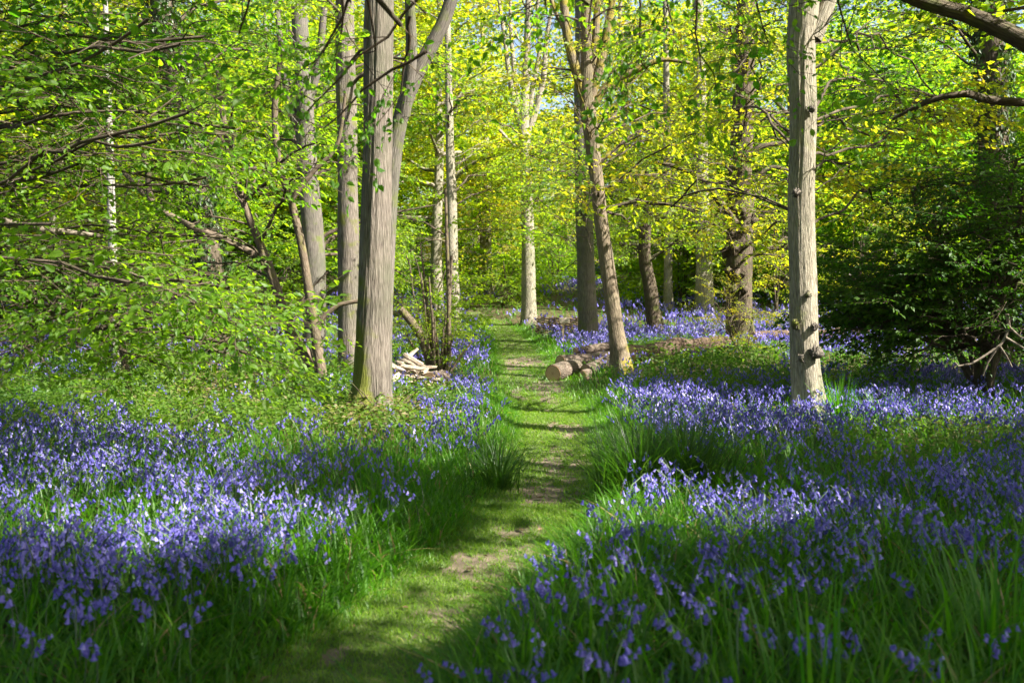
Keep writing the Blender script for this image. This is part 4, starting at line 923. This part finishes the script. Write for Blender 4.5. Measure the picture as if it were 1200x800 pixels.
# small waymark sign
bs_ = on_ground(660, 408); ds_ = bs_[1]-.0
SG = thing('waymark_sign', 'small pale sign board on a thin wooden post in front of the hurdle', 'sign', bs_)
def box(mb, c, s):
    c = np.asarray(c, float); s = np.asarray(s, float)/2
    v = np.array([[x_, y_, z_] for x_ in (-1, 1) for y_ in (-1, 1) for z_ in (-1, 1)])*s+c
    mb.add(v, f4=[[0, 1, 3, 2], [4, 6, 7, 5], [0, 4, 5, 1], [2, 3, 7, 6], [0, 2, 6, 4], [1, 5, 7, 3]])
zt = EYE-(375-HY)/F*ds_
mb = MB(); box(mb, (bs_[0], ds_, (bs_[2]-.1+zt)/2), (.035, .035, zt-bs_[2]+.1)); mb.build('post', M['post'], SG, False, org=bs_)
mb = MB(); box(mb, (bs_[0]+.03, ds_-.035, zt), (.22, .02, .11)); bo = mb.build('board', M['sign'], SG, False, org=bs_)
bo['_w'] = [float(t) for t in bs_]
mb = MB(); box(mb, (bs_[0]+.03, ds_-.047, zt-.002), (.17, .006, .065)); mb.build('panel', M['sign_panel'], bo, False, org=bs_)

# ------------------------------------------------------------------ background trees (copies of a few kinds) and the far wood
def bg_proto(seed, leaf, bark, h, low):
    r = np.random.default_rng(seed)
    root = thing('woodland_tree', 'x', 'tree', (0, 0, 0)); mb = MB(); cr = MB()
    line = wander([0, 0, -.2], [r.normal(0, .4), r.normal(0, .4), h*.9], 9, r, 0, .03); p, rr = smooth_path(line, np.linspace(.2, .04, 9), .5)
    tube(mb, p, rr, 9, rough=.12, seed=seed); ap = []; ad = []
    for k in range(26):
        t = low+(1-low)*k/26; i = int(t*(len(p)-1)); a = k*2.4+r.uniform(-.4, .4); L = (1.2-.75*(t-low)/(1-low))*h*.26*r.uniform(.7, 1.2)
        e = p[i]+[L*math.cos(a), L*math.sin(a), L*r.uniform(.0, .6)]; bl = wander(p[i], e, 7, r, .08, .07)
        tube(mb, bl, np.linspace(min(.07, rr[i]*.6), .012, 7), 5)
        for c in range(int(9*L)+6):
            f = r.uniform(.25, 1.05); q = min(int(f*6), 5); ap.append(bl[q]+(bl[q+1]-bl[q])*(f*6-q)+r.normal(0, .36, 3)*[1, 1, .6]); b_ = a+r.normal(0, .9); ad.append([math.cos(b_), math.sin(b_), r.normal(0, .25)])
    put_sprays(cr, 'far', ap, ad, r, (.75, 1.3), (.15, .9), .35)
    mb.build('trunk', M[bark], root, True); o = cr.build('crown', [M[leaf], M['twig']], root, False); o['kind'] = 'stuff'
    return root
PROTO = [bg_proto(401, 'leaf_beech', 'bark_slate', 11, .12), bg_proto(402, 'leaf_oak', 'bark_dark', 12.5, .22), bg_proto(403, 'leaf_hazel', 'bark_slate', 9, .08), bg_proto(404, 'leaf_oak', 'bark_pale', 13.5, .3), bg_proto(405, 'leaf_beech', 'bark_pale', 7, .05)]
KINDL = ['green beech-leaved tree', 'golden-green oak', 'fresh green hazel-leaved tree', 'tall pale-stemmed golden oak', 'small bushy green tree']
rb = np.random.default_rng(55); used = set(); placed = []
zones = [(-40, 200, 'at the left'), (200, 480, 'left of the path end'), (480, 720, 'beyond the path end'), (720, 960, 'beyond the fallen trunk'), (960, 1240, 'behind the holly bush')]
avoid_sky = [(570, 660), (735, 790)]
cands = []
for row, (d0, d1, nr) in enumerate(((24, 29, 13), (30, 37, 20), (38, 48, 26))):
    for k in range(nr):
        x_ = -60+1320*(k+rb.uniform(.1, .9))/nr; d = rb.uniform(d0, d1)
        if row == 0 and 330 < x_ < 1250: continue
        if row == 1 and 575 < x_ < 800: continue
        cands.append((x_, d, row))
for x_, d, row in cands:
    k = int(rb.choice([0, 1, 2, 3, 4], p=[.26, .22, .22, .12, .18]))
    if 560 < x_ < 700 and row > 0: k = 4
    zl = next((z for z in zones if z[0] <= x_ < z[1]), zones[-1] if x_ > 600 else zones[0])
    t = PROTO[k] if k not in used else copy_tree(PROTO[k]); used.add(k)
    X_ = (x_-CX)/F*d; t.location = (X_, d, float(ground(X_, d))); t.rotation_euler = (0, 0, rb.uniform(0, 6.28)); s_ = rb.uniform(.85, 1.2); t.scale = (s_, s_, s_*rb.uniform(.9, 1.1))
    dist = ('nearest', 'second', 'far')[row]+' row'
    t['label'] = f'{KINDL[k]} {zl[2]}, {dist} of the background wood'; t['group'] = f'{KINDL[k]}s {zl[2]} {dist}'
for k in range(5):
    if k not in used: print('unused proto', k)
# the far wood, one mass
fw = MB(); nfw = 4200
xx = rb.uniform(-75, 75, nfw); yy = rb.uniform(56, 78, nfw); hh = rb.uniform(0, 1, nfw)**.8*(14+5*fbm(xx*.12, yy*0, 8)); zz = ground(xx, yy)+.3+hh
kp = fbm(xx*.25, zz*.35, 41) > .36+.012*hh; xx, yy, zz = xx[kp], yy[kp], zz[kp]
put_sprays(fw, 'canopy', np.stack([xx, yy, zz], -1), rb.normal(0, 1, (len(xx), 3))*[1, 1, .3], rb, (1.6, 2.8), (.2, .9), .5)
for k in range(40):
    a = rb.uniform(-50, 50); q = rb.uniform(54, 72); tube(fw, np.array([[a, q, ground(a, q)-.2], [a+rb.normal(0, .4), q, ground(a, q)+9]]), [.22, .1], 6, mat=1)
o = fw.build('far_woodland', [M['leaf_beech'], M['twig']]); tag(o, 'sunlit wall of far woodland closing the view', 'woodland', kind='stuff')

# ------------------------------------------------------------------ ground vegetation
def blades(mb, x, y, z, h, wdt, az, lean, var, seg=2, mat=0, curl=1.0):
    """ribbon leaves bending over: seg segments each"""
    n_ = len(x); dx, dy = np.cos(az), np.sin(az); vs = []
    for k in range(seg+1):
        t = k/seg; up = h*(t-.35*curl*lean*t*t); out = h*lean*t**1.7
        w_ = wdt*(1-t**2.2)*(.75 if k == 0 else 1)
        cx_, cy_, cz_ = x+dx*out, y+dy*out, z+up
        if k < seg:
            vs.append(np.stack([cx_-dy*w_/2, cy_+dx*w_/2, cz_], -1)); vs.append(np.stack([cx_+dy*w_/2, cy_-dx*w_/2, cz_], -1))
        else: vs.append(np.stack([cx_, cy_, cz_], -1))
    V = np.stack(vs, 1); nv = V.shape[1]; off = np.arange(n_)*nv
    f4 = np.concatenate([off[:, None]+np.array([2*k, 2*k+1, 2*k+3, 2*k+2])[None] for k in range(seg-1)]) if seg > 1 else None
    f3 = off[:, None]+np.array([2*seg-2, 2*seg-1, 2*seg])[None]
    mb.add(V.reshape(-1, 3), f3=f3, f4=f4, mat=mat, var=np.repeat(var, nv))

def scatter(n_, d0, d1, rng_, margin=1.1):
    """random ground points in the wedge the camera sees, even per square metre"""
    y_ = np.sqrt(rng_.uniform(d0*d0, d1*d1, n_)); x_ = rng_.uniform(-.51*margin, .51*margin, n_)*y_+rng_.uniform(-.3, .3, n_)
    return x_, y_

def ell(px, py, zs):
    v = np.zeros(np.shape(px))
    for (a, b_, w_, h_) in zs: v = np.maximum(v, np.clip(1.5-np.sqrt(((px-a)/w_)**2+((py-b_)/h_)**2), 0, 1))
    return v
HERB = [(250, 490, 240, 44), (60, 485, 120, 36), (180, 440, 160, 16), (430, 500, 80, 20), (840, 440, 95, 26), (780, 425, 60, 16), (1080, 545, 130, 26), (1000, 440, 60, 12), (330, 455, 120, 22), (460, 425, 60, 10)]
LAWN = [(545, 456, 75, 11), (490, 452, 45, 9), (690, 462, 40, 14), (660, 440, 40, 8)]
BARE = [(620, 352, 90, 12), (560, 335, 90, 14), (200, 445, 60, 8)]
def cover(x_, y_):
    """share of bluebells, herbs and grass at a place"""
    px, py = px_of(x_, y_, ground(x_, y_)); pd, side = path_dist(x_, y_)
    herb = ell(px, py, HERB); lawn = ell(px, py, LAWN); bare = ell(px, py, BARE)
    patch = .62*fbm(x_*.55, y_*.55, 61, 3)+.38*vnoise(x_*2.1, y_*2.1, 62)
    blue = np.clip((patch-.36)*3.6, .10, 1)*(1-.95*herb)*(1-lawn)*(1-.8*bare)
    near = np.clip((pd-.16)/.42, 0, 1); blue = blue*near
    far = np.clip((y_-26)/8, 0, 1); blue = blue*(1-far*np.clip((.58-fbm(x_*.22, y_*.22, 71))*12, 0, 1))
    # the far carpet behind the logs
    car = ell(px, py, [(745, 398, 125, 14), (665, 340, 45, 10), (800, 352, 90, 9), (1000, 410, 70, 14), (565, 412, 40, 9), (910, 400, 60, 10)])
    blue = np.maximum(blue, car*near)
    return blue, herb, lawn, bare, pd, side

# -- bluebell plant pieces
def bell_mesh(sides, rings, L=.02):
    a = np.arange(sides)*2*math.pi/sides; prof = {3: [(0, .12), (.45, .30), (.8, .30), (1, .52)], 2: [(0, .14), (.6, .32), (1, .5)], 1: [(0, .15), (1, .45)]}[rings]
    v = np.concatenate([np.stack([np.cos(a)*r_*L, np.sin(a)*r_*L, np.full(sides, -t_*L)], -1) for t_, r_ in prof]); n_ = len(prof)
    i = np.arange(n_-1)[:, None]*sides; j = np.arange(sides)[None]; f = np.stack([i+j, i+(j+1) % sides, i+sides+(j+1) % sides, i+sides+j], -1).reshape(-1, 4)
    if rings == 3:                                                           # six recurved petal tips
        b0 = 3*sides; tip = np.stack([np.cos(a+math.pi/sides)*.62*L, np.sin(a+math.pi/sides)*.62*L, np.full(sides, -.86*L)], -1)
        f3 = np.stack([b0+np.arange(sides), b0+(np.arange(sides)+1) % sides, len(v)+np.arange(sides)], -1); v = np.vstack([v, tip]); return v, f, f3
    return v, f, None
def head_lines(seed, h=1.0):
    """stem curve with a nodding top; bell spots along it (unit plant height)"""
    r_ = np.random.default_rng(seed); a = r_.uniform(0, 6.28); t_ = np.linspace(0, 1, 9)
    n_ = .24*np.clip((t_-.55)/.45, 0, 1)**2; st = np.stack([n_*math.cos(a)+.05*t_*math.cos(a+1), n_*math.sin(a)+.05*t_*math.sin(a+1), t_-.10*np.clip((t_-.7)/.3, 0, 1)**2], -1)
    return st, a, r_
def head_mesh(seed, sides, rings, nb, L, h, width=1.0):
    st, a, r_ = head_lines(seed); st = st*h; mb = MB(); bv, bf, bf3 = bell_mesh(sides, rings, L)
    for k in range(nb):
        t_ = .73+.27*k/(nb-1); q = min(t_*8, 7.999); i0 = int(q); p = st[i0]+(st[i0+1]-st[i0])*(q-i0)
        b_ = a+r_.normal(0, .9); off = np.array([math.cos(b_), math.sin(b_), .15])*L*.75*width*(1.25-.5*(k/nb)); tilt = r_.uniform(.1, .7)
        ax = np.array([math.cos(b_)*math.sin(tilt), math.sin(b_)*math.sin(tilt), -math.cos(tilt)]); Rm = frame(np.array([ax]), np.array([[.3, .2, 1.]]))[0]
        Q = np.stack([Rm[:, 1], Rm[:, 2], -Rm[:, 0]], -1); s_ = r_.uniform(.85, 1.15)*(1.1-.35*k/nb)
        mb.add(bv@Q.T*s_+p+off, f3=bf3, f4=bf, mat=0, var=np.clip(.45+r_.normal(0, .2), 0, 1))
    return st, mb
rs = np.random.default_rng(500)

# individual bluebells closest to the camera
NEARP = []
for k in range(7):
    h_ = .27+.012*k; st, hb = head_mesh(600+k, 6, 3, 5+k % 5, .0185, h_)
    root = thing('bluebell', 'x', 'flower', (0, 0, 0)); sm = MB(); tube(sm, st, np.linspace(.0032, .0016, 9), 5); sm.build('stem', M['stem'], root, True); hb.build('flower_head', M['bell'], root, True)
    for q in range(3):
        lm = MB(); blades(lm, np.zeros(1), np.zeros(1), np.full(1, -.01), np.array([rs.uniform(.22, .32)]), np.array([.014]), np.array([q*2.1+rs.uniform(-.4, .4)]), np.array([rs.uniform(.35, .9)]), np.array([rs.uniform(.2, .8)]), 5)
        lm.build('leaf', M['strap'], root, False)
    NEARP.append(root)
xs, ys_ = scatter(1500, 3.2, 5.3, rs, 1.0); bl, he, la, ba, pd, sd = cover(xs, ys_)
px, py = px_of(xs, ys_, .3); keepm = (rs.uniform(0, 1, len(xs)) < bl*.55) & (pd > .22) & (px > -15) & (px < 1215) & (py < 815)
xs, ys_, sd = xs[keepm][:280], ys_[keepm][:280], sd[keepm][:280]
first = set()
for x_, y_, s_ in zip(xs, ys_, sd):
    k = int(rs.integers(0, 7)); t = NEARP[k] if k not in first else copy_tree(NEARP[k]); first.add(k)
    t.location = (x_, y_, gz(x_, y_)); t.rotation_euler = (rs.normal(0, .09), rs.normal(0, .09), rs.uniform(0, 6.28)); sc_ = rs.uniform(.9, 1.35); t.scale = (sc_,)*3
    pxx = 600+F*x_/y_; far_ = y_ > 4.5
    where = ('the bottom left corner' if pxx < 150 else 'the front left bed near the path') if s_ < 0 else ('the strap leaves right beside the path' if pxx < 720 else 'the front right bed short of the corner' if pxx < 1000 else 'the dark bottom right corner')
    t['label'] = 'single violet bluebell in '+where+(', farther back' if far_ else ', at the very front'); t['group'] = 'bluebells in '+where+(' farther back' if far_ else ' at the very front')
for k, t in enumerate(NEARP):
    if k not in first:
        for c in list(t.children): bpy.data.objects.remove(c)
        bpy.data.objects.remove(t)
print('near bluebells', len(xs))

# the bluebell carpet
bb_ = MB()
def carpet(n_, d0, d1, protos, dens, hscale, seed):
    r_ = np.random.default_rng(seed); x_, y_ = scatter(n_, d0, d1, r_); bl, he, la, ba, pd, sd = cover(x_, y_)
    k = r_.uniform(0, 1, n_) < bl*dens; x_, y_ = x_[k], y_[k]; z_ = ground(x_, y_); wh = r_.integers(0, len(protos), len(x_)); tot = 0
    clump = fbm(x_*1.5, y_*1.5, 81)
    for q, (V, F3, F4, var, matv) in enumerate(protos):
        m_ = wh == q; n2 = int(m_.sum())
        if not n2: continue
        a = r_.uniform(0, 6.28, n2); s_ = r_.uniform(.75, 1.3, n2)*hscale*(.8+.4*clump[m_]); tx, ty = r_.normal(0, .2, n2), r_.normal(0, .2, n2)
        ca, sa = np.cos(a), np.sin(a); vx = V[None, :, 0]*ca[:, None]-V[None, :, 1]*sa[:, None]; vy = V[None, :, 0]*sa[:, None]+V[None, :, 1]*ca[:, None]; vz = np.broadcast_to(V[None, :, 2], vx.shape)
        vx = vx+vz*tx[:, None]; vy = vy+vz*ty[:, None]
        W = np.stack([vx, vy, vz], -1)*s_[:, None, None]+np.stack([x_[m_], y_[m_], z_[m_]], -1)[:, None, :]
        off = (np.arange(n2)*len(V))[:, None, None]; vv = np.clip(var[None]+r_.normal(0, .22, n2)[:, None], 0, 1).ravel()
        mats4 = np.tile(matv[1], n2) if F4 is not None else None; mats3 = np.tile(matv[0], n2) if F3 is not None else None
        base = bb_.n; W = W.reshape(-1, 3); bb_.v.append(W.astype(np.float32)); bb_.at.append(vv.astype(np.float32)); bb_.bco.append(W.astype(np.float32)); bb_.n += len(W)
        if F3 is not None: bb_.f3.append((F3[None]+off).reshape(-1, 3)+base); bb_.m3.append(mats3.astype(np.int32))
        if F4 is not None: bb_.f4.append((F4[None]+off).reshape(-1, 4)+base); bb_.m4.append(mats4.astype(np.int32))
    return len(x_)
def carpet_proto(seed, sides, rings, nb, L, h, width=1.0, stem_sides=3, stem_step=2):
    st, hb = head_mesh(seed, sides, rings, nb, L, h, width)
    n4 = sum(len(f) for f in hb.f4)
    tube(hb, st[::stem_step], np.linspace(.004, .002, len(st[::stem_step])), stem_sides, mat=1)
    V = np.concatenate(hb.v); F4 = np.concatenate(hb.f4); F3 = np.concatenate(hb.f3) if hb.f3 else None
    return V, F3, F4, np.concatenate(hb.at), (np.concatenate(hb.m3) if hb.m3 else None, np.concatenate(hb.m4))
n_a = carpet(7600, 4.3, 8.2, [carpet_proto(700+k, 3, 2, 6, .0175, .29) for k in range(5)], .66, 1, 1)
n_b = carpet(18000, 8.2, 14, [carpet_proto(720+k, 3, 1, 6, .020, .30, 1.1, 3, 4) for k in range(5)], .66, 1, 2)
n_c = carpet(22000, 14, 25, [carpet_proto(740+k, 3, 1, 5, .030, .31, 1.2, 3, 8) for k in range(4)], .6, 1, 3)
n_d = carpet(22000, 25, 46, [carpet_proto(760+k, 3, 1, 3, .055, .33, 1.3, 3, 8) for k in range(3)], .6, 1.0, 4)
o = bb_.build('bluebell_carpet', [M['bell'], M['stem']], None, False); tag(o, 'dense violet carpet of bluebells spreading under the trees on both sides', 'bluebells', kind='stuff')
print('carpet', n_a, n_b, n_c, n_d)

# strap leaves and grass among the bluebells
gr = MB(); rg = np.random.default_rng(900)
def grass_band(n_, d0, d1, hgt, wdt, seg, lean=(.25, .9), edge=1.0):
    x_, y_ = scatter(n_, d0, d1, rg); bl, he, la, ba, pd, sd = cover(x_, y_)
    pr = np.where(pd < .06, 0, .55+.45*(pd < .7))*(1-.45*he)*(1-.75*la)*(1-.5*ba); k = rg.uniform(0, 1, n_) < pr
    x_, y_, pd, sd, la = x_[k], y_[k], pd[k], sd[k], la[k]; m_ = len(x_)
    tall = .55+.75*fbm(x_*.8, y_*.8, 95); tall = tall*np.clip(.45+pd*1.4, .3, 1)*np.where((sd > 0) & (y_ < 7), 1.08, .95)*np.where(la > .5, .4, 1)
    h_ = rg.uniform(*hgt, m_)*tall
    cxp = np.interp(y_, PATH_Y, PATH_X); az = rg.uniform(0, 6.28, m_)
    blades(gr, x_, y_, ground(x_, y_)-.01, h_, rg.uniform(*wdt, m_), az, rg.uniform(*lean, m_), np.where(rg.uniform(0, 1, m_) < .035, 1.0, np.clip(rg.beta(2, 3, m_), 0, .9)), seg)
    return m_
c1 = grass_band(17000, 3.0, 5.5, (.20, .44), (.006, .017), 5, (.25, 1.35))
c2 = grass_band(30000, 5.5, 9, (.20, .38), (.007, .015), 3, (.25, 1.2))
c3 = grass_band(36000, 9, 15, (.18, .36), (.009, .016), 2)
c4 = grass_band(30000, 15, 26, (.16, .34), (.014, .024), 2)
c5 = grass_band(22000, 26, 48, (.2, .4), (.03, .05), 1)
o = gr.build('strap_leaf_grass', M['strap'], None, False); tag(o, 'lush green strap leaves and grass growing between the bluebells', 'grass', kind='stuff')

# bright soft grass along the path edges and on the sunny lawn
ge = MB()
def edge_grass(n_, d0, d1, hgt, wdt, seg):
    y_ = np.sqrt(rg.uniform(d0*d0, d1*d1, n_)); sgn = rg.choice([-1, 1], n_); cxp = np.interp(y_, PATH_Y, PATH_X); w_ = np.interp(y_, PATH_Y, PATH_W)
    x_ = cxp+sgn*(w_+rg.gamma(1.6, .13, n_)-.10); m_ = n_
    pd, sd = path_dist(x_, y_); h_ = rg.uniform(*hgt, m_)*np.clip(.25+1.6*np.clip(pd+.05, 0, 1), .2, 1)
    az = np.where(sgn > 0, math.pi, 0)+rg.normal(0, 1.2, m_)
    blades(ge, x_, y_, ground(x_, y_)-.005, h_, rg.uniform(*wdt, m_), az, rg.uniform(.3, 1.0, m_), np.clip(rg.beta(2, 2.2, m_), 0, 1), seg)
edge_grass(6500, 3.0, 6.5, (.12, .28), (.004, .008), 3); edge_grass(11000, 6.5, 13, (.12, .28), (.005, .009), 3); edge_grass(9000, 13, 28, (.10, .24), (.010, .018), 2)
x_, y_ = scatter(60000, 10.5, 22, rg); la = cover(x_, y_)[2]; k = rg.uniform(0, 1, len(x_)) < la*.9; x_, y_ = x_[k], y_[k]
blades(ge, x_, y_, ground(x_, y_)-.005, rg.uniform(.06, .17, len(x_)), rg.uniform(.008, .014, len(x_)), rg.uniform(0, 6.28, len(x_)), rg.uniform(.3, 1, len(x_)), rg.beta(2.4, 2, len(x_)), 2)
o = ge.build('verge_grass', M['grass'], None, False); tag(o, 'bright soft grass fringing both edges of the footpath', 'grass', kind='stuff')

# short trodden sward on the path
gs = MB()
def sward(n_, d0, d1, hgt, wdt):
    y_ = np.sqrt(rg.uniform(d0*d0, d1*d1, n_)); x_ = np.interp(y_, PATH_Y, PATH_X)+rg.uniform(-1, 1, n_)*(np.interp(y_, PATH_Y, PATH_W)+.1)
    k = rg.uniform(0, 1, n_) < np.clip(1.05-1.0*dirt(x_, y_), .12, 1); x_, y_ = x_[k], y_[k]; m_ = len(x_)
    blades(gs, x_, y_, ground(x_, y_)+.006, rg.uniform(*hgt, m_), rg.uniform(*wdt, m_), rg.uniform(0, 6.28, m_), rg.uniform(.5, 1.3, m_), np.clip(rg.beta(2, 2.4, m_), 0, 1), 2)
sward(30000, 3.0, 7, (.02, .06), (.003, .006)); sward(28000, 7, 14, (.025, .06), (.005, .009)); sward(10000, 14, 30, (.03, .06), (.010, .018))
o = gs.build('path_sward', M['sward'], None, False); tag(o, 'short worn grass growing on the trodden footpath', 'grass', kind='stuff')

# brambles and leafy herbs
hbm = MB()
def herbs(n_, d0, d1, leaf, per, hmax):
    x_, y_ = scatter(n_, d0, d1, rg); bl, he, la, ba, pd, sd = cover(x_, y_); k = (rg.uniform(0, 1, n_) < he*.95+.09) & (pd > .3); x_, y_ = x_[k], y_[k]; he = he[k]; m_ = len(x_); z_ = ground(x_, y_)
    top = hmax*(.35+.65*he)*(.4+1.0*fbm(x_*1.1, y_*1.1, 44)); hue = np.clip(fbm(x_*.9, y_*.9, 46)*1.5-.25, 0, .9)
    for q in range(per):
        f = rg.uniform(.25, 1, m_); pos = np.stack([x_+rg.normal(0, .09, m_), y_+rg.normal(0, .09, m_), z_+top*f], -1)
        d = np.stack([rg.normal(0, 1, m_), rg.normal(0, 1, m_), rg.normal(-.1, .35, m_)], -1); up = np.stack([rg.normal(0, .45, m_), rg.normal(0, .45, m_), np.ones(m_)], -1)
        stamp(hbm, LEAF2, frame(d, up), pos, leaf*rg.uniform(.6, 1.3, m_), 0, np.clip(hue+rg.normal(0, .18, m_), 0, 1))
    s2 = rg.uniform(0, 1, m_) < .35
    blades(hbm, x_[s2], y_[s2], z_[s2], top[s2]*1.05, np.full(s2.sum(), .006), rg.uniform(0, 6.28, s2.sum()), rg.uniform(.1, .6, s2.sum()), rg.uniform(.6, 1, s2.sum()), 2)
herbs(3200, 4.5, 9, .05, 5, .34); herbs(15000, 9, 15, .052, 6, .42); herbs(12000, 15, 27, .075, 5, .45); herbs(9000, 27, 48, .14, 4, .5)
o = hbm.build('bramble_cover', M['leaf_bramble'], None, False); tag(o, 'low brambles and leafy herbs covering the ground between the bluebells', 'undergrowth', kind='stuff')

# fallen leaves on the ground
lt = MB(); x_, y_ = scatter(9000, 3, 26, rg); pd, sd = path_dist(x_, y_); k = (rg.uniform(0, 1, len(x_)) < np.where(pd < 0, .35, .8)); x_, y_ = x_[k], y_[k]; m_ = len(x_)
stamp(lt, LEAF2, frame(rg.normal(0, 1, (m_, 3))*[1, 1, .15], np.array([0, 0, 1.])+rg.normal(0, .3, (m_, 3))), np.stack([x_, y_, ground(x_, y_)+.022], -1), rg.uniform(.03, .07, m_), 0, rg.uniform(0, 1, m_))
o = lt.build('leaf_litter', M['litter'], None, False); tag(o, 'scattered dry brown leaves lying on the ground', 'leaf litter', kind='stuff')

# sedge tussocks: each a plant of its own
def tussock(label, px, py, n_, h, seed, spread=.10, w=(.006, .011), lean=(.3, 1.3), dark=False):
    r_ = np.random.default_rng(seed); b_ = on_ground(px, py); t = thing('sedge_tussock', label, 'sedge', b_); mb = MB()
    a = r_.uniform(0, 6.28, n_); q = np.abs(r_.normal(0, spread, n_))
    blades(mb, b_[0]+np.cos(a)*q, b_[1]+np.sin(a)*q, np.full(n_, b_[2]-.01), h*r_.uniform(.55, 1.1, n_), r_.uniform(*w, n_), a+r_.normal(0, .5, n_), r_.uniform(*lean, n_)*(.5+.8*r_.uniform(0, 1, n_)), np.clip(r_.beta(1.5, 4, n_), 0, 1), 6)
    o = mb.build('leaves', M['sedge' if dark else 'strap'], t, False, org=b_); o['kind'] = 'stuff'; return t
tussock('large dark arching sedge tussock at the right edge of the path', 748, 584, 420, .72, 1, .16, (.007, .013), dark=True)
tussock('sedge tussock behind the large dark one, closer to the pale trunk', 806, 572, 360, .70, 2, .18, (.007, .013), dark=True)
tussock('upright sedge tussock beside the dirt at the left edge of the path', 585, 575, 240, .50, 3, .10, dark=True)
tussock('tall pale grass clump at the foot of the pale flaky trunk', 985, 505, 90, .62, 4, .10, (.010, .016), (.05, .6))
tussock('sparse tall grass clump in the sunlit bluebells right of the pale flaky trunk', 1030, 500, 60, .5, 5, .12, (.008, .014), (.1, .8))
for k_, (x_, y_) in enumerate(((418, 492), (446, 494), (468, 486))): tussock(('ragged grass tuft at the left foot of the thick mossy trunk', 'ragged grass tuft in front of the thick mossy trunk', 'ragged grass tuft at the right foot of the thick mossy trunk')[k_], x_, y_, 70, .34, 40+k_, .14, (.006, .012))
tussock('tall upright blades closest to the camera near the bottom right', 955, 905, 20, .66, 6, .16, (.012, .02), (.0, .3))
tussock('bright arching strap leaves closest to the camera at the bottom middle', 640, 900, 50, .42, 7, .30, (.012, .02), (.2, .9))
tussock('dark tall strap leaves at the bottom right corner', 1170, 800, 70, .62, 8, .22, (.012, .02), (.1, .7))
